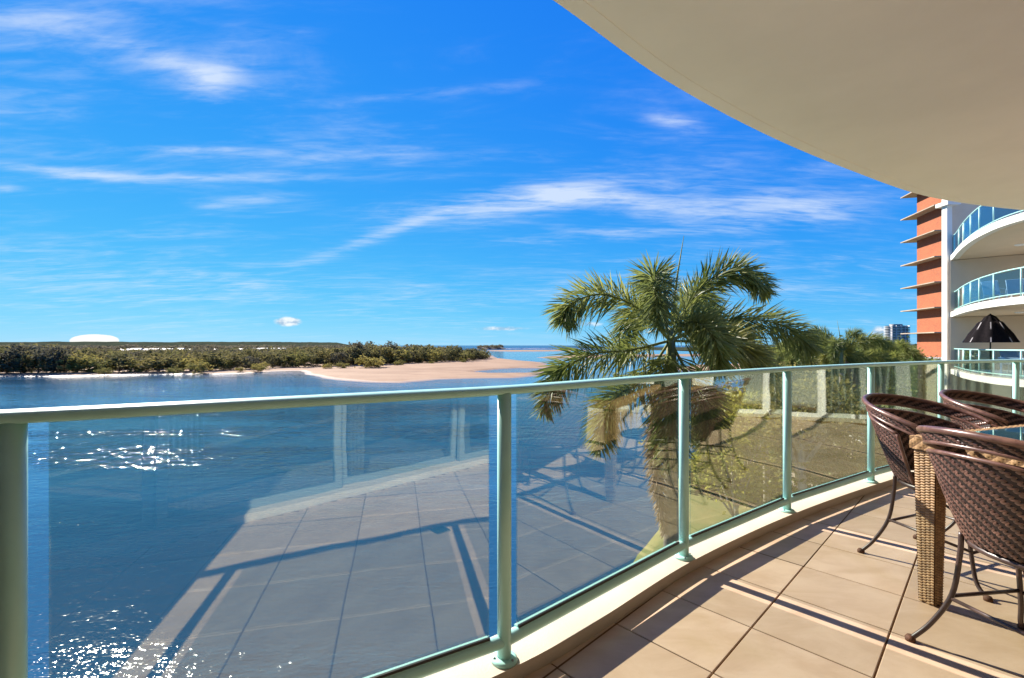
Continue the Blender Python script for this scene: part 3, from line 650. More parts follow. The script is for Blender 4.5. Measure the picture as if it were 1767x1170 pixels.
for z in (2.97, 5.94):
    q = P(1760, 0, 20.3); e = empty('ceiling_light', (q.x, q.y, z-.29), 0, 'round light fitting under the balcony ceiling ' + ('above the black umbrella' if z < 4 else 'two floors above the umbrella'), 'light fitting')
    MB().lathe([(.0, -.07), (.12, -.06), (.17, -.03), (.18, 0)], 16).build('shade', M['white'], e)

# ------------------------------------------------------------------ brick tower with thin concrete ledges
BT = empty('brick_tower', (52.4, 55.7, GZ), 0, 'orange brick tower with thin pale ledges at every floor behind the cream building', 'building')
fd = Vector((1.3, 5.4, 0)).normalized(); rd = Vector((fd.y, -fd.x, 0))     # along the visible face, and into the building
o0 = Vector((0, 0, 0))
zl = [CAMZ + (HY-y)/F*61.1 for y in (616, 575.5, 536, 496, 456, 415, 375, 336, 297)]
for k in range(-1, len(zl)-1):
    za = (zl[k] if k >= 0 else GZ)-GZ+.058; zb_ = zl[k+1]-GZ-.058
    pl = [o0, fd*5.55, fd*5.55+rd*9, rd*9]
    MB().prism([(p.x, p.y) for p in pl], za, zb_).build('brick_storey', M['brick'], BT)
for z in zl:
    a, b = -rd*1.3-fd*.3, -rd*1.3+fd*6.7; pl = [a, b, b+rd*11, a+rd*11]
    MB().prism([(p.x, p.y) for p in pl], z-GZ-.06, z-GZ+.06).build('ledge', M['ledge'], BT)
for k in range(len(zl)-2):
    p = fd*5.56+rd*2.2; q = p+rd*1.8
    MB().add([(p.x, p.y, zl[k]-GZ+1.0), (q.x, q.y, zl[k]-GZ+1.0), (q.x, q.y, zl[k]-GZ+2.3), (p.x, p.y, zl[k]-GZ+2.3)], [(0, 1, 2, 3)]).build('window', M['pane'], BT)
# low roof at its foot
lr = P(1607, 618, 46); e = empty('low_building', (lr.x, lr.y, GZ), .2, 'low flat-roofed building at the foot of the brick tower', 'building')
MB().box((-3.5, -3, 0), (4.5, 4, lr.z-GZ-.3)).build('wall', M['under'], e); MB().box((-4, -3.5, lr.z-GZ-.3), (5, 4.5, lr.z-GZ)).build('roof', M['roof'], e)
# ------------------------------------------------------------------ distant white apartment tower
q = P(1546, 592, 950); TW = empty('apartment_tower', (q.x, q.y, GZ), 0, 'distant white curved apartment tower with banded balconies above the trees', 'building')
s = 950/F; tw = 37*s/2; n = 15; zt = CAMZ+34*s-GZ; z_0 = 0.0; st = (zt-z_0)/n
def oval(rx, ry, k=28): return [(rx*math.copysign(abs(math.cos(2*math.pi*i/k))**.7, math.cos(2*math.pi*i/k)), ry*math.sin(2*math.pi*i/k)) for i in range(k)]
for i in range(n):
    z = z_0+i*st
    MB().prism(oval(tw*.90, tw*.5), z+1.2, z+st-.02).build('storey', M['pane'], TW)
    MB().prism(oval(tw, tw*.6), z, z+1.2).build('balcony_band', M['house'], TW)
    for k in range(5):
        x = -tw*.8+k*tw*.4; MB().box((x-.5, -tw*.6+.3, z+1.21), (x+.5, -tw*.3, z+st-.03)).build('fin', M['house'], TW)
MB().prism(oval(tw*.5, tw*.4), zt, zt+3).build('plant_room', M['house'], TW)

# ------------------------------------------------------------------ near trees in the garden
TK = {}
TK[0] = tree_meshes('broadleaf', 61, 10, 3.6, 3.2, 150, 110, .10, .40, M['leaf_green'], M['bark'], .2, 14)
TK[1] = tree_meshes('broadleaf', 62, 9.6, 3.2, 3.0, 150, 110, .10, .38, M['leaf_green'], M['bark'], .18, 14)
TK[2] = tree_meshes('lime', 63, 7.0, 2.8, 2.0, 110, 90, .10, .36, M['leaf_lime'], M['paper'], .15, 12)
TK[3] = tree_meshes('paperbark', 64, 8.2, 2.3, 5.0, 80, 80, .09, .34, M['leaf_olive'], M['paper'], .26, 12)
TK[4] = tree_meshes('shrub', 65, 1.6, 1.1, .15, 34, 40, .11, .2, M['leaf_lime'], M['bark'], .05, 6)
def near(kind, px_, ptop, Y, base_h, label, rz, w=1.0, name='broadleaf_tree', cat='tree', group=None):
    t = P(px_, ptop, Y); s = (t.z-GZ)/base_h
    return put_tree(name, TK[kind], (t.x, Y, GZ), s*w, rz, label, cat, group, s)
near(0, 1412, 574, 34, 10, 'dark green broadleaf tree just right of the palm crown', .4, .9)
near(1, 1462, 577, 30, 9.6, 'bushy green tree in the middle of the clump right of the palm', 1.4, .95)
near(0, 1512, 583, 36, 10, 'dark green tree in front of the distant white tower', 2.6, .9)
near(1, 1556, 592, 33, 9.6, 'green tree nearest the foot of the brick tower', 3.7, .8)
near(0, 1365, 592, 48, 10, 'dark tree behind the right-hand palm fronds', 5.0, .9)
near(1, 1590, 606, 40, 9.6, 'low dark tree before the orange brick wall', .9, .7)
near(0, 1320, 600, 62, 10, 'far dark tree seen between the right palm fronds', 2.0, .9)
near(2, 1275, 668, 22, 7, 'yellow-green tree seen through the fourth glass panel', .3, .9, 'garden_tree')
near(2, 1460, 665, 20, 7, 'yellow-green tree seen through the glass behind the first wicker chair', 2.3, .8, 'garden_tree')
near(3, 1388, 628, 19, 8.2, 'pale paperbark tree with slim trunk seen through the fifth glass panel', 1.0, .8, 'paperbark_tree')
near(3, 1432, 622, 23, 8.2, 'slim pale paperbark tree just right of its twin', 4.0, .8, 'paperbark_tree')
near(3, 1325, 640, 25, 8.2, 'slim pale paperbark tree farthest left in the garden', 2.7, .8, 'paperbark_tree')
gs = [(1212, 842, 2.2), (1240, 806, 2.6), (1268, 860, 2.0), (1296, 780, 3.0), (1305, 838, 2.4), (1330, 800, 2.2), (1378, 812, 2.6), (1402, 762, 3.2), (1420, 808, 2.4), (1446, 770, 2.8), (1466, 796, 2.2), (1225, 745, 3.0), (1350, 742, 3.4), (1480, 724, 3.0), (1260, 722, 3.4)]
gs.sort(); gk = {}
for i, (px_, py_, hh) in enumerate(gs):
    q = G(px_, py_, GZ); zone = 'fourth' if px_ < 1355 else 'fifth'; gk[zone] = gk.get(zone, 0)+1
    put_tree('garden_shrub', TK[4], (q.x, q.y, GZ-.05), hh*.62*rng.uniform(.9, 1.3), i*1.3, f'{ORD[gk[zone]-1] if gk[zone] <= 8 else "last"} yellow-green shrub from the left seen through the {zone} glass panel', 'shrub', 'shrubs in the garden below', hh*.62)
near(2, 1320, 690, 40, 7, 'rounded lime-green tree low behind the fourth glass panel', 1.3, .9, 'garden_tree')
near(2, 1410, 700, 46, 7, 'lime-green tree low behind the middle of the fifth glass panel', 3.3, .9, 'garden_tree')
near(0, 1225, 660, 50, 10, 'dark green tree seen through the glass right of the palm trunk', 3.9, .8)
near(1, 1345, 640, 44, 9.6, 'dark green tree behind the post between fourth and fifth panels', 1.9, .8)
near(0, 1475, 640, 42, 10, 'dark green tree behind the first wicker chair', 5.9, .8)
# white garden umbrella below
q = P(1478, 737, 29); e = empty('garden_umbrella', (q.x, q.y, GZ+.13), .3, 'white square garden umbrella down in the garden', 'umbrella')
hz = q.z-GZ-.13
MB().tube([(0, 0, 0), (0, 0, hz)], .03, 8).build('pole', M['white'], e)
MB().add([(-1.2, -1.2, hz-.55), (1.2, -1.2, hz-.55), (1.2, 1.2, hz-.55), (-1.2, 1.2, hz-.55), (0, 0, hz), (-1.2, -1.2, hz-.7), (1.2, -1.2, hz-.7), (1.2, 1.2, hz-.7), (-1.2, 1.2, hz-.7)],
         [(0, 1, 4), (1, 2, 4), (2, 3, 4), (3, 0, 4), (0, 5, 6, 1), (1, 6, 7, 2), (2, 7, 8, 3), (3, 8, 5, 0)]).build('canopy', M['white_cloth'], e)
MB().box((-.35, -.35, 0), (.35, .35, .08)).build('base', M['concrete'], e)

# ------------------------------------------------------------------ foxtail palm
PB = P(1158, 600, 8.0)
palm = empty('foxtail_palm', (PB.x, PB.y, GZ), 0, 'tall foxtail palm with bushy arching fronds beyond the railing', 'palm')
org = Vector((PB.x, PB.y, GZ))
tk = MB(); zz = [0, 1.2, 3, 5, 7, PB.z-GZ-1.0]; tk.tube([(0, 0, z) for z in zz], [.20, .15, .14, .135, .12, .105], 14); tk.build('trunk', M['palm_trunk'], palm)
MB().tube([(0, 0, PB.z-GZ-1.02), (0, 0, PB.z-GZ-.8), (0, 0, PB.z-GZ-.3), (0, 0, PB.z-GZ+.35)], [.105, .135, .10, .05], 14).build('crownshaft', M['crownshaft'], palm)
def frond(ctrl, leaf, rib, seed, ll=.44, n=430, wl=.017, start=.10, lw=1.0):
    """midrib curve with leaflets set all round it like a bottle brush"""
    rs = np.random.default_rng(seed); pts = catmull([Vector(c_)-org for c_ in ctrl], 10); L = len(pts)
    r = MB(); r.tube(pts, [.026*(1-.8*i/(L-1)) for i in range(L)], 6)
    ro = r.build('frond', rib, palm)
    V = []; Fq = []
    for k in range(n):
        t = start+(1-start)*rs.random()**.9*.995; f = t*(L-1); i = min(int(f), L-2); p = pts[i].lerp(pts[i+1], f-i); d = (pts[i+1]-pts[i]).normalized()
        a = d.cross(Vector((0, 0, 1)));  a = a.normalized() if a.length > 1e-3 else Vector((1, 0, 0)); b = a.cross(d)
        th = rs.uniform(0, 2*math.pi); out = a*math.cos(th)+b*math.sin(th)
        ln = ll*rs.uniform(.75, 1.1)*(.55+.45*math.sin(math.pi*min(1, .18+.86*t)))*(1 if t < .9 else .8)
        dr = (out*.80+d*rs.uniform(.45, .95)).normalized(); sag = Vector((0, 0, -1))*ln*rs.uniform(.05, .30)
        sd_ = dr.cross(Vector(rs.normal(size=3))).normalized()*wl*rs.uniform(.7, 1.25)
        m_ = p+dr*ln*.55+sag*.3; e_ = p+dr*ln+sag
        bi = len(V); V += [p-sd_*.4, p+sd_*.4, m_+sd_, m_-sd_, e_]
        Fq += [(bi, bi+1, bi+2, bi+3), (bi+3, bi+2, bi+4, bi+4)]
    me = bpy.data.meshes.new('leaflets'); me.from_pydata([tuple(v) for v in V], [], [f if f[2] != f[3] else f[:3] for f in Fq]); me.materials.append(leaf); me.update()
    tag(link('leaflets', me, ro), kind='stuff')
B0 = P(1156, 588, 8.0)
FR = [  # photo bearings with depth for base, middle, tip
    ([(1150, 580, 8), (1105, 535, 7.9), (1040, 508, 7.7), (985, 525, 7.5), (972, 553, 7.4)], 'palm_leaf'),
    ([(1150, 600, 8), (1090, 604, 7.6), (1020, 612, 7.2), (965, 645, 7.0), (938, 708, 6.9)], 'palm_leaf'),
    ([(1152, 590, 8), (1138, 520, 7.9), (1128, 478, 7.6), (1130, 500, 7.0), (1138, 565, 6.7)], 'palm_leaf'),
    ([(1160, 575, 8.1), (1195, 515, 8.2), (1240, 475, 8.2), (1290, 470, 8.1), (1322, 505, 8.0)], 'palm_leaf'),
    ([(1160, 590, 8), (1230, 555, 8.3), (1310, 552, 8.3), (1370, 572, 8.2), (1402, 606, 8.1)], 'palm_leaf'),
    ([(1150, 610, 8), (1110, 655, 7.6), (1070, 680, 7.3), (1045, 715, 7.2), (1036, 775, 7.1)], 'palm_leaf'),
    ([(1158, 610, 7.9), (1150, 640, 7.5), (1155, 690, 7.2), (1160, 745, 7.1), (1158, 800, 7.1)], 'palm_leaf'),
    ([(1160, 600, 8), (1215, 590, 7.7), (1260, 590, 7.5), (1300, 615, 7.4), (1318, 655, 7.3)], 'palm_leaf_yellow'),
    ([(1162, 615, 8), (1190, 650, 7.8), (1212, 690, 7.6), (1222, 730, 7.5), (1224, 765, 7.5)], 'palm_leaf'),
    ([(1160, 580, 8.2), (1175, 530, 8.7), (1200, 505, 9.3), (1225, 530, 9.8), (1235, 580, 10.0)], 'palm_leaf'),
    ([(1155, 585, 8.2), (1120, 545, 8.7), (1095, 540, 9.3), (1080, 575, 9.7), (1075, 620, 9.8)], 'palm_leaf'),
    ([(1162, 590, 8.2), (1220, 565, 8.9), (1265, 570, 9.5), (1300, 600, 9.8), (1310, 640, 9.9)], 'palm_leaf'),
    ([(1156, 590, 8), (1180, 560, 7.5), (1210, 560, 7.1), (1235, 590, 6.8), (1245, 640, 6.7)], 'palm_leaf'),
    ([(1150, 625, 8), (1138, 690, 7.7), (1130, 760, 7.5), (1136, 840, 7.45), (1148, 920, 7.45)], 'palm_dry'),
]
for i, (cc, lf) in enumerate(FR):
    frond([B0]+[P(*c_) for c_ in cc[1:]], M[lf], M['dryrib'] if lf == 'palm_dry' else M['rachis'], 100+i, ll=.62 if lf != 'palm_dry' else .30, n=640 if lf != 'palm_dry' else 1000, wl=.0125)
MB().tube([P(1160, 560, 8.0)-org, P(1168, 480, 8.0)-org, P(1180, 407, 8.0)-org], [.03, .018, .004], 6).build('spear_leaf', M['rachis'], palm)

def palm_copy(px_, py_, Y, sc_, rz, label):
    c_ = copy_tree(palm); t = P(px_, py_, Y); c_.location = (t.x, t.y, t.z-(PB.z-GZ)*sc_); c_.scale = (sc_,)*3; c_.rotation_euler = (0, 0, rz); tag(c_, label, 'palm', 'palms in the garden')
palm_copy(1452, 612, 21, .82, 2.1, 'smaller palm among the trees midway between foxtail palm and brick tower')
palm_copy(1525, 622, 25, .82, 3.6, 'smaller palm below the distant white tower')
palm_copy(1385, 622, 24, .85, 5.0, 'smaller palm close behind the right fronds of the foxtail palm')
# ------------------------------------------------------------------ our balcony
PO = [(-1.145, 1.055), (-.028, 1.676), (.928, 2.487), (1.90, 3.183), (3.005, 3.857), (4.19, 4.50), (5.36, 4.90)]
ctrl = [(-2.3, .46)] + PO + [(6.5, 5.12), (7.65, 5.2), (8.8, 5.1)]
pathv = [Vector((p.x, p.y)) for p in catmull([(*p, 0) for p in ctrl], 12)]
inn = offset2(pathv, -.05); outr = offset2(pathv, .14)
FA = Vector((-1.9, -1.105)); FDIR = Vector((.975, .223)).normalized()      # facade line behind the viewer
KH = .055
# floor: bed + individual tiles
bed = [(p.x, p.y) for p in offset2(pathv, .0)] + [tuple(FA+FDIR*11.5), tuple(FA)]
bedo = tag(MB().prism(bed, -.28, -.006).build('balcony_floor', M['slab']), kind='structure')
kb = MB(); n = len(inn); prof_i = [Vector((p.x, p.y)) for p in inn]; prof_o = [Vector((p.x, p.y)) for p in outr]
for i in range(n-1):
    a, b, c_, d_ = prof_i[i], prof_i[i+1], prof_o[i+1], prof_o[i]
    kb.add([(a.x, a.y, -.02), (b.x, b.y, -.02), (b.x, b.y, KH), (a.x, a.y, KH)], [(0, 3, 2, 1)], True)
    kb.add([(a.x, a.y, KH), (b.x, b.y, KH), (c_.x, c_.y, KH), (d_.x, d_.y, KH)], [(0, 3, 2, 1)], True)
    kb.add([(d_.x, d_.y, KH), (c_.x, c_.y, KH), (c_.x, c_.y, -.30), (d_.x, d_.y, -.30)], [(0, 3, 2, 1)], True)
tag(kb.build('balcony_kerb', M['kerb']), kind='structure')
# tile grid: directions and a node measured on the floor
tA = Vector(((1712-CX)/F, 1)).normalized(); tB = Vector((-tA.y, tA.x)) * -1    # A runs away to the right, B towards the viewer's right
g0 = G(1297, 1082.7, 0); sa, sb = .3915, .413
tB = Vector((CX-120, -F)).normalized(); tB = Vector((tB.x, tB.y))
half = .003
outline = [(p.x, p.y) for p in offset2(pathv, .03)] + [tuple(FA+FDIR*11.4), tuple(FA+FDIR*.05)]
res = 8; cnt = 0; full_mesh = None
for i in range(-12, 26):
    for j in range(-14, 20):
        c0 = Vector((g0.x, g0.y)) + tA*(i*sa) + tB*(j*sb)
        us = np.linspace(half, sa-half, res+1); ws = np.linspace(half, sb-half, res+1); U, Wv = np.meshgrid(us, ws)
        X = c0.x+U*tA.x+Wv*tB.x; Y = c0.y+U*tA.y+Wv*tB.y
        ins = dist_poly(X, Y, outline) > 0
        if not ins.any() or X.mean() > 6.95: continue
        whole = ins.all()
        if whole and full_mesh is not None:
            me = full_mesh
        else:
            mb = MB()
            if whole:
                e1 = .0025; a_, b_ = sa-half, sb-half
                loop = lambda o, z: [(tA.x*u+tB.x*v, tA.y*u+tB.y*v, z) for u, v in ((half+o, half+o), (a_-o, half+o), (a_-o, b_-o), (half+o, b_-o))]
                mb.add(loop(0, -.0055)+loop(0, -.002)+loop(e1, 0), [(4*k+q_, 4*k+(q_+1) % 4, 4*k+4+(q_+1) % 4, 4*k+4+q_)[::-1] for k in range(2) for q_ in range(4)]+[(11, 10, 9, 8)])
            else:
                for r_ in range(res):
                    for q_ in range(res):
                        if ins[r_:r_+2, q_:q_+2].all():
                            u0, u1, v0, v1 = us[q_], us[q_+1], ws[r_], ws[r_+1]
                            mb.add([(tA.x*u+tB.x*v, tA.y*u+tB.y*v, 0) for u, v in ((u0, v0), (u0, v1), (u1, v1), (u1, v0))], [(0, 1, 2, 3)])
                if not mb.f: continue
            me = mb.mesh('tile', M['tile'])
            if whole: full_mesh = me
        link('tile', me, bedo, (c0.x, c0.y, 0)); cnt += 1
print('tiles', cnt)
# floor waste
e = tag(MB().box((.80, .57, .001), (.90, .67, .004), .3, (.85, .62, 0)).build('floor_drain', mat('dull_green_brass', (.05, .10, .07), .4, metal=.6)), 'small square floor drain set in the balcony tiles', 'drain')
# ceiling slab above
CH = 2.70; soff = offset2(pathv, .13)
sp_ = [(p.x, p.y) for p in soff] + [tuple(FA+FDIR*11.5), tuple(FA)]
ce = tag(MB().prism(sp_, CH, CH+.32).build('ceiling', M['soffit']), kind='structure')
bead = offset2(pathv, .045)
MB().tube([(p.x, p.y, CH) for p in bead], .003, 6).build('drip_bead', M['soffit'], ce)
# end wall on the left (throws the shade on the near corner)
pwl = tag(MB().prism([(-1.47, 1.19), (-1.72, 1.22), (-2.15, -1.17), (-1.92, -1.2)], -.3, CH-.003).build('party_wall', M['wall']), 'cream party wall closing the left end of the balcony', 'wall')

# railing: one assembled thing
RZ = CAMZ-.1635
RL = empty('balcony_railing', (PO[1][0], PO[1][1], KH), 0, 'pale aqua metal railing with clear glass panels curving round the balcony', 'railing')
ro = Vector((PO[1][0], PO[1][1], KH))
PP = [Vector((*p, 0)) for p in PO] + [Vector((6.5, 5.12, 0)), Vector((7.65, 5.2, 0))]
PW_ = Vector((-1.60, .835, 0)); allp = [PW_]+PP; hp = [allp[0]]
for a, b, c_ in zip(allp, allp[1:], allp[2:]):
    u, v = (b-a).normalized()*.16, (c_-b).normalized()*.16
    for t in (0, .25, .5, .75, 1): hp.append((b-u)*(1-t)**2+b*2*t*(1-t)+(b+v)*t*t)
hp.append(allp[-1]); hp = [(p.x-ro.x, p.y-ro.y, RZ-ro.z) for p in hp]
oval_prof = [(.034*math.cos(t)*(1.0), .0165*math.sin(t)) for t in [2*math.pi*k/20 for k in range(20)]]
oval_prof = [(math.copysign(abs(u/.034)**.8, u)*.034, math.copysign(abs(v/.0165)**.8, v)*.0165) for u, v in oval_prof]
MB().tube(hp, 1.0, prof=oval_prof).build('handrail', M['mint'], RL)
BRZ = KH+.072
for i, p in enumerate(PP):
    q = p-ro
    MB().tube([(q.x, q.y, 0), (q.x, q.y, RZ-ro.z-.008)], .0255, 20).build('post', M['mint'], RL)
    MB().lathe([(.026, .016), (.040, .014), (.047, .009), (.0485, .0), (.0, .0)], 24, (q.x, q.y, .001)).build('base_flange', M['mint'], RL)
    for a in (.7, 2.5, 4.6): MB().lathe([(0, .0165), (.0042, .016), (.005, .0125), (.005, .010)], 8, (q.x+.038*math.cos(a+i), q.y+.038*math.sin(a+i), .003)).build('screw', M['frame'], RL)
for a, b in zip([PW_]+PP, PP):
    d = (b-a).normalized(); L = (b-a).length; up = Vector((0, 0, 1)); A = a-ro; B = b-ro; A.z = B.z = 0
    zb = BRZ-ro.z
    MB().tube([A+up*zb, A.lerp(B, .5)+up*zb, B+up*zb], .0235, 16, cap=False).build('bottom_rail', M['mint'], RL)
    if L < 1: continue
    g = .062; ga, gb = A+d*g, B-d*g
    nrm = Vector((-d.y, d.x, 0))
    # glazing channel: raised lip, rubber gasket, pane
    MB().bar(ga+up*(zb+.021)+nrm*.004, gb+up*(zb+.021)+nrm*.004, .026, .012).build('glazing_channel', M['mint'], RL)
    MB().bar(ga+up*(zb+.0285)-nrm*.006, gb+up*(zb+.0285)-nrm*.006, .008, .010).build('gasket', M['rubber'], RL)
    z0, z1 = zb+.024, RZ-ro.z-.014
    MB().bar(ga+up*((z0+z1)/2)+nrm*.003, gb+up*((z0+z1)/2)+nrm*.003, .008, z1-z0).build('glass_panel', M['glass'], RL)
    MB().bar(ga+up*(z1+.001), gb+up*(z1+.001), .014, .008).build('gasket', M['rubber'], RL)

# facade behind the viewer (seen mirrored in the glass)
FZ = empty('apartment_facade', (FA.x, FA.y, 0), math.atan2(FDIR.y, FDIR.x), 'cream apartment wall with white sliding doors and curtains along the balcony', 'wall')
MB().box((0, -.22, 2.22), (11.4, -.02, CH-.003)).build('bulkhead', M['wall'], FZ)
MB().box((-.1, -.3, -.28), (11.4, 0.0, -.012)).build('threshold_beam', M['wall'], FZ)
MB().box((0, -.20, -.01), (11.4, .015, .05)).build('door_sill', M['kerb'], FZ)
segs = [(0, .55, 'w'), (.55, 1.75, 'd'), (1.75, 2.95, 'd'), (2.95, 4.15, 'd'), (4.15, 5.35, 'd'), (5.35, 5.6, 'w'), (5.6, 6.6, 'd'), (6.6, 7.3, 'w'), (7.3, 8.3, 'd'), (8.3, 9.3, 'd'), (9.3, 11.4, 'w')]
for k, (a, b, t) in enumerate(segs):
    if t == 'w': MB().box((a, -.21, .052), (b, -.0, 2.218)).build('wall_pier', M['wall'], FZ); continue
    fr = MB(); yo = -.08-.05*(k % 2)
    for (x0, x1, z0, z1) in [(a+.004, a+.06, .052, 2.217), (b-.06, b-.004, .052, 2.217), (a+.06, b-.06, .052, .11), (a+.06, b-.06, 2.15, 2.217)]: fr.box((x0, yo-.04, z0), (x1, yo, z1))
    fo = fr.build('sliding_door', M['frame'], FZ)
    MB().box((a+.06, yo-.025, .11), (b-.06, yo-.017, 2.15)).build('pane', M['door_glass'], fo)
    cu = MB(); x0 = a+.07; x1 = x0+.22; m_ = 26; vs_ = []
    for i in range(m_+1):
        x = x0+(x1-x0)*i/m_; y = -.30+.045*math.sin(i*1.55); vs_ += [(x, y, .03), (x, y, 2.19)]
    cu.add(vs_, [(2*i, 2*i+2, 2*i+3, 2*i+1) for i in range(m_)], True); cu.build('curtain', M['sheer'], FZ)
RW = empty('return_wall', (6.75, .75, 0), R(86), 'cream return wall with white curtained doors closing the right end of the balcony', 'wall')
MB().box((-.2, -.22, 2.22), (4.45, -.02, CH-.003)).build('bulkhead', M['wall'], RW)
MB().box((-.2, -.22, -.28), (4.45, -.001, .04)).build('door_sill', M['kerb'], RW)
for k, (a, b, t) in enumerate([(-.2, .25, 'w'), (.25, 1.15, 'd'), (1.15, 2.05, 'd'), (2.05, 2.35, 'w'), (2.35, 3.25, 'd'), (3.25, 4.1, 'd'), (4.1, 4.45, 'w')]):
    if t == 'w': MB().box((a+.002, -.21, .042), (b-.002, .0, 2.218)).build('wall_pier', M['wall'], RW); continue
    fr = MB(); yo = -.08-.05*(k % 2)
    for (x0, x1, z0, z1) in [(a+.004, a+.06, .042, 2.217), (b-.06, b-.004, .042, 2.217), (a+.06, b-.06, .042, .11), (a+.06, b-.06, 2.15, 2.217)]: fr.box((x0, yo-.04, z0), (x1, yo, z1))
    fo = fr.build('sliding_door', M['white'], RW); MB().box((a+.06, yo-.025, .11), (b-.06, yo-.017, 2.15)).build('pane', M['door_glass'], fo)
    cu = MB(); x0 = a+.04; x1 = a+.30+.25*(k % 2); m_ = 22; vs_ = []
    for i in range(m_+1):
        x = x0+(x1-x0)*i/m_; y = -.27+.045*math.sin(i*1.55); vs_ += [(x, y, .03), (x, y, 2.19)]
    cu.add(vs_, [(2*i, 2*i+2, 2*i+3, 2*i+1) for i in range(m_)], True); cu.build('curtain', M['curtain'], RW)
MB().box((-.2, -2.6, -.01), (4.45, -2.5, 2.7)).build('room_wall', M['room'], RW)
MB().box((-.2, -2.5, -.03), (4.45, -.23, -.012)).build('room_floor', M['carpet'], RW)
rm = MB(); rm.add([(0, -.35, 0), (11.4, -.35, 0), (11.4, -4, 0), (0, -4, 0)], [(0, 1, 2, 3)]); rm.build('room_floor', M['carpet'], FZ)
rm = MB(); rm.add([(0, -4, 0), (11.4, -4, 0), (11.4, -4, 2.7), (0, -4, 2.7)], [(0, 1, 2, 3)]); rm.add([(0, -4, 0), (0, -.3, 0), (0, -.3, 2.7), (0, -4, 2.7)], [(0, 1, 2, 3)]); rm.add([(11.4, -4, 0), (11.4, -.3, 0), (11.4, -.3, 2.7), (11.4, -4, 2.7)], [(0, 1, 2, 3)])
rm.add([(0, -4, 2.7), (11.4, -4, 2.7), (11.4, -.2, 2.7), (0, -.2, 2.7)], [(0, 1, 2, 3)]); rm.build('room_wall', M['room'], FZ)

# ------------------------------------------------------------------ wicker furniture
def weave(surf, nu, nv, wu, wv, amp, dens=2):
    """twill of flat strands on surf(u,v)->(point, normal); u across, v up"""
    mb = MB()
    def strand(fixed, along_u, n_along, ncross, width, phase):
        m = n_along*dens; rows = []
        for i in range(m+1):
            t = i/m; cellp = t*n_along
            s = math.sin(2*math.pi*(cellp+phase)/4.0); off = amp*(1 if along_u else -1)*max(-1, min(1, s*1.6))
            row = []
            for c_, hh in ((-.5, -.35), (0, .35), (.5, -.35)):
                cc = min(1, max(0, fixed+c_*width))
                p, nn = surf(t, cc) if along_u else surf(cc, t)
                row.append(p+nn*(off+hh*amp*.8))
            rows.append(row)
        vs = [q for r_ in rows for q in r_]
        mb.add(vs, [(3*i+k, 3*i+k+1, 3*i+k+4, 3*i+k+3) for i in range(m) for k in range(2)], True)
    for j in range(nv): strand((j+.5)/nv, True, nu, nv, wu/nv, j)
    for i in range(nu): strand((i+.5)/nu, False, nv, nu, wv/nu, i+2)
    return mb
def sheetmesh(surf, nu, nv, off=0, thick=None):
    mb = MB(); vs = []
    for j in range(nv+1):
        for i in range(nu+1):
            p, nn = surf(i/nu, j/nv); vs.append(p+nn*off)
    mb.add(vs, [(j*(nu+1)+i, j*(nu+1)+i+1, (j+1)*(nu+1)+i+1, (j+1)*(nu+1)+i) for j in range(nv) for i in range(nu)], True); return mb
PHI = R(104); PPH = R(78)
def ztop(ph): return .892-.125*(abs(ph)/PHI)**1.8
def shell(ph, t):
    z0 = .46; z1 = ztop(ph); z = z0+(z1-z0)*t
    k = (z-z0)/(.892-z0); r = .225+.118*max(0.0, k)**.85
    x = math.sin(ph)*r*1.0; y = -math.cos(ph)*r*(1.0 if math.cos(ph) > 0 else .85)
    return Vector((x, y-.03*k, z))
def surf_of(ph0, ph1, t0, t1, sgn=1):
    def f(u, v):
        ph = ph0+(ph1-ph0)*u; t = t0(ph)+(t1(ph)-t0(ph))*v; p = shell(ph, t)
        a = shell(ph+.01, t)-shell(ph-.01, t); b = shell(ph, t+.02)-shell(ph, t+.001); nn = a.cross(b).normalized()
        if nn.dot(Vector((p.x, p.y, 0))) < 0: nn = -nn
        return p, nn
    return f
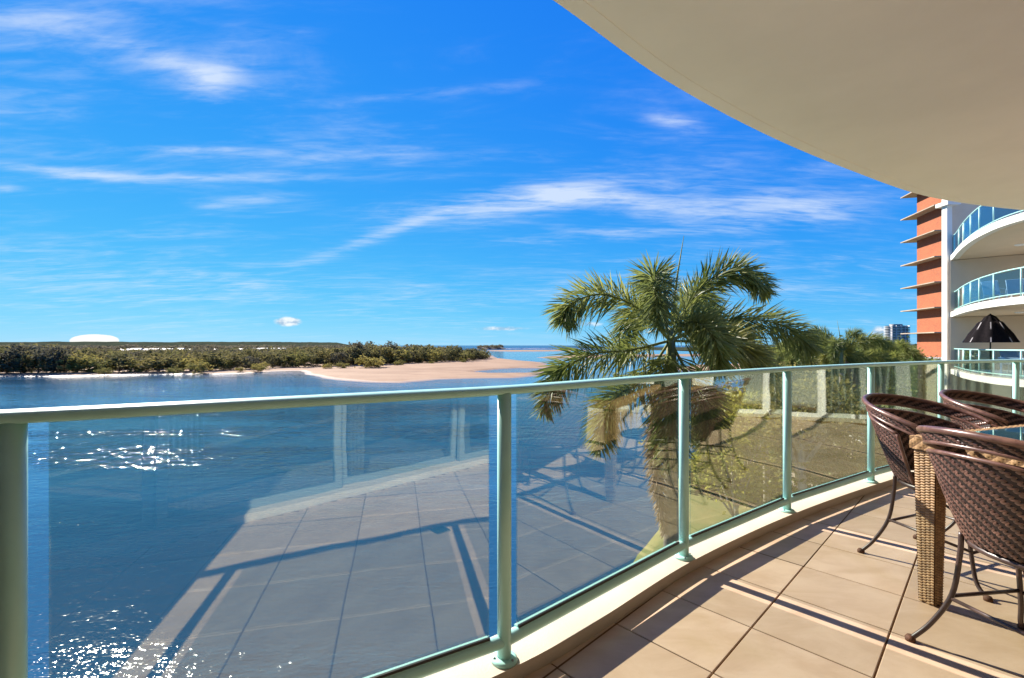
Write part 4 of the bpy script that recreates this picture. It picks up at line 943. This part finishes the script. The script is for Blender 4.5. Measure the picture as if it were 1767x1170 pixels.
def make_chair():
    e = empty('wicker_chair')
    tp = lambda ph: .80-.06*(abs(ph)/PPH)**3
    s1 = surf_of(-PPH, PPH, lambda p: 0.0, tp)
    b = weave(s1, 64, 34, .97, .92, .0032).build('back_panel', M['wicker'], e)
    sheetmesh(s1, 40, 14, 0).build('panel_backing', M['wicker_core'], b)
    # rolled edges of the panel
    MB().tube([s1(i/40, 1)[0] for i in range(41)], .0085, 6).build('panel_edge', M['wicker'], b)
    for u in (0, 1): MB().tube([s1(u, i/14)[0] for i in range(15)], .009, 6).build('panel_edge', M['wicker'], b)
    s2 = surf_of(-PHI, PHI, lambda p: .80+.055*max(0, 1-(abs(p)/R(95))**2)+.03, lambda p: 1.0)
    a = weave(s2, 92, 7, .97, .92, .0032).build('arm_band', M['wicker'], e)
    sheetmesh(s2, 60, 4, 0).build('band_backing', M['wicker_core'], a)
    MB().tube([s2(i/80, 1)[0] for i in range(81)], [.013 if 2 < i < 78 else .010 for i in range(81)], 8).build('rolled_rim', M['wicker'], a)
    MB().tube([s2(i/80, 0)[0] for i in range(81)], .008, 6).build('rolled_rim', M['wicker'], a)
    # arm ends come down to the seat frame
    for sx_ in (-1, 1):
        top = s2(0 if sx_ < 0 else 1, .3)[0]
        MB().tube([top, Vector((sx_*.265, .15, .60)), Vector((sx_*.215, .10, .445))], .0105, 8).build('arm_support', M['iron'], e)
    # seat
    def seat(u, v):
        a_ = (u-.5)*2; b_ = (v-.5)*2; x = a_*math.sqrt(1-b_*b_/2); y = b_*math.sqrt(1-a_*a_/2)
        return Vector((x*.225, y*.225+.015, .455+.012*(1-x*x-y*y)*-1)), Vector((0, 0, 1))
    so_ = weave(seat, 28, 28, .9, .8, .003, 1).build('seat', M['wicker'], e)
    sheetmesh(seat, 16, 16, -.012).build('seat_backing', M['wicker_core'], so_)
    MB().tube([Vector((.222*math.cos(t), .222*math.sin(t)+.015, .44)) for t in [2*math.pi*k/32 for k in range(33)]], .012, 8).build('seat_frame', M['iron'], e)
    for sx_ in (-1, 1):
        L1 = catmull([(sx_*.165, -.165, .47), (sx_*.168, -.168, .38), (sx_*.182, -.187, .22), (sx_*.222, -.235, .09), (sx_*.262, -.285, .006)], 6)
        l_ = MB().tube(L1, .009, 10).build('leg', M['iron'], e); MB().lathe([(0, 0), (.017, 0), (.018, .012), (.012, .022), (0, .024)], 12, L1[-1]-Vector((0, 0, .006))).build('foot_cap', M['rust'], l_)
        L2 = catmull([(sx_*.19, .13, .45), (sx_*.20, .165, .33), (sx_*.205, .19, .14), (sx_*.222, .215, .05), (sx_*.245, .265, .006)], 6)
        l_ = MB().tube(L2, .009, 10).build('leg', M['iron'], e); MB().lathe([(0, 0), (.017, 0), (.018, .012), (.012, .022), (0, .024)], 12, L2[-1]-Vector((0, 0, .006))).build('foot_cap', M['rust'], l_)
        MB().tube([(sx_*.183, -.188, .215), (sx_*.206, .188, .19)], .0075, 8).build('stretcher', M['iron'], e)
        MB().tube(catmull([(sx_*.155, -.14, .43), (sx_*.1, .0, .37), (sx_*.19, .165, .33)], 5), .0065, 6).build('brace', M['iron'], e)
    MB().tube([(-.186, -.19, .205), (.186, -.19, .205)], .0075, 8).build('stretcher', M['iron'], e)
    MB().tube([(-.206, .188, .185), (.206, .188, .185)], .0075, 8).build('stretcher', M['iron'], e)
    return e
ch = make_chair()
def face(o, x, y, dx, dy, label):
    o.location = (x, y, 0); o.rotation_euler = (0, 0, math.atan2(dy, dx)-math.pi/2); tag(o, label, 'chair', 'wicker chairs round the table')
face(ch, 1.945, 1.664, .985, .17, 'nearest brown wicker chair, its woven back turned to the viewer')
c1 = copy_tree(ch); face(c1, 2.37, 2.50, .36, -.93, 'brown wicker chair next to the tan table leg, on the railing side')
c2 = copy_tree(ch); face(c2, 2.37+.74*.94, 2.50+.74*.34, .36, -.93, 'farther brown wicker chair along the railing side of the table')
# table
TA = Vector((1.885, 2.185)); tx = Vector((.945, .327)); ty = Vector((.327, -.945)); TL, TWd, TH = 1.75, .92, .775
tb = empty('wicker_table', (TA.x, TA.y, 0), math.atan2(tx.y, tx.x), 'tan woven wicker dining table with dark glass top', 'table')
# local: +x along tx, -y along ty
fo = MB()
fo.box((0, -.055, TH-.06), (TL, 0, TH-.004)); fo.box((0, -TWd, TH-.06), (TL, -TWd+.055, TH-.004)); fo.box((0, -TWd+.055, TH-.06), (.055, -.055, TH-.004)); fo.box((TL-.055, -TWd+.055, TH-.06), (TL, -.055, TH-.004))
fr = fo.build('frame', M['tan_core'], tb)
def plane(o, ux, uy, nn): return lambda u, v: (Vector(o)+Vector(ux)*u+Vector(uy)*v, Vector(nn))
for (o_, ux, uy, nn, nu) in [((0, .001, TH-.06), (TL, 0, 0), (0, 0, .056), (0, 1, 0), 150), ((-.001, -TWd, TH-.06), (0, TWd, 0), (0, 0, .056), (-1, 0, 0), 80),
                             ((0, -.055, TH-.003), (TL, 0, 0), (0, .055, 0), (0, 0, 1), 150), ((0, -TWd, TH-.003), (.055, 0, 0), (0, TWd, 0), (0, 0, 1), 5), ((0, -TWd-.001, TH-.06), (TL, 0, 0), (0, 0, .056), (0, -1, 0), 150)]:
    nv_ = 5 if nu > 5 else 80
    weave(plane(o_, ux, uy, nn), nu, nv_, .9, .85, .0022, 1).build('edge_weave', M['tan'], fr)
MB().box((.05, -TWd+.05, TH-.012), (TL-.05, -.05, TH+.002)).build('glass_top', M['table_glass'], tb)
MB().box((.056, -TWd+.056, TH-.05), (TL-.056, -.056, TH-.03)).build('under_panel', M['tan_core'], tb)
for (lx, ly) in [(.012, -.012), (TL-.012, -.012), (.012, -TWd+.012), (TL-.012, -TWd+.012)]:
    sxn = 1 if lx < 1 else -1; syn = -1 if ly > -.4 else 1
    wt, wb = .085, .058; ztp = TH-.06
    def cs(z): k = z/ztp; return wb+(wt-wb)*k
    core = MB(); cen = lambda z: Vector((lx+sxn*wt/2+sxn*0.0, ly+syn*wt/2, z))
    for z in (0.002, ztp):
        h_ = cs(z)/2-.001; c_ = cen(z); core.v += [(c_.x-h_, c_.y-h_, z), (c_.x+h_, c_.y-h_, z), (c_.x+h_, c_.y+h_, z), (c_.x-h_, c_.y+h_, z)]
    core.f = [[0, 1, 5, 4], [1, 2, 6, 5], [2, 3, 7, 6], [3, 0, 4, 7], [3, 2, 1, 0], [4, 5, 6, 7]]; core.sm = [False]*6
    lg = core.build('leg', M['tan_core'], tb)
    for (nx_, ny_) in ((1, 0), (-1, 0), (0, 1), (0, -1)):
        def sf_(u, v, nx_=nx_, ny_=ny_):
            z = ztp*v+.001; h_ = cs(z)/2; c_ = cen(z); q_ = (u-.5)*2*h_
            return Vector((c_.x+nx_*h_-ny_*q_, c_.y+ny_*h_+nx_*q_, z)), Vector((nx_, ny_, 0))
        # rows of short strands bound over four ribs
        mb = MB(); nr_ = 58; ncol = 4
        for r_ in range(nr_):
            for q_ in range(ncol):
                sh = .5*(q_ % 2); v0 = (r_+sh)/nr_; v1 = min(1, v0+.86/nr_); u0, u1 = (q_+.03)/ncol, (q_+.97)/ncol
                if v0 > .995: continue
                pts = []
                for v_ in (v0, (v0+v1)/2, v1):
                    for u_ in (u0, (u0+u1)/2, u1):
                        p, nn = sf_(u_, v_); pts.append(p+nn*(.0065 if (u_ not in (u0, u1) and v_ not in (v0, v1)) else .0045 if v_ not in (v0, v1) else .0005))
                mb.add(pts, [(0, 1, 4, 3), (1, 2, 5, 4), (3, 4, 7, 6), (4, 5, 8, 7)], True)
        mb.build('leg_weave', M['tan'], lg)
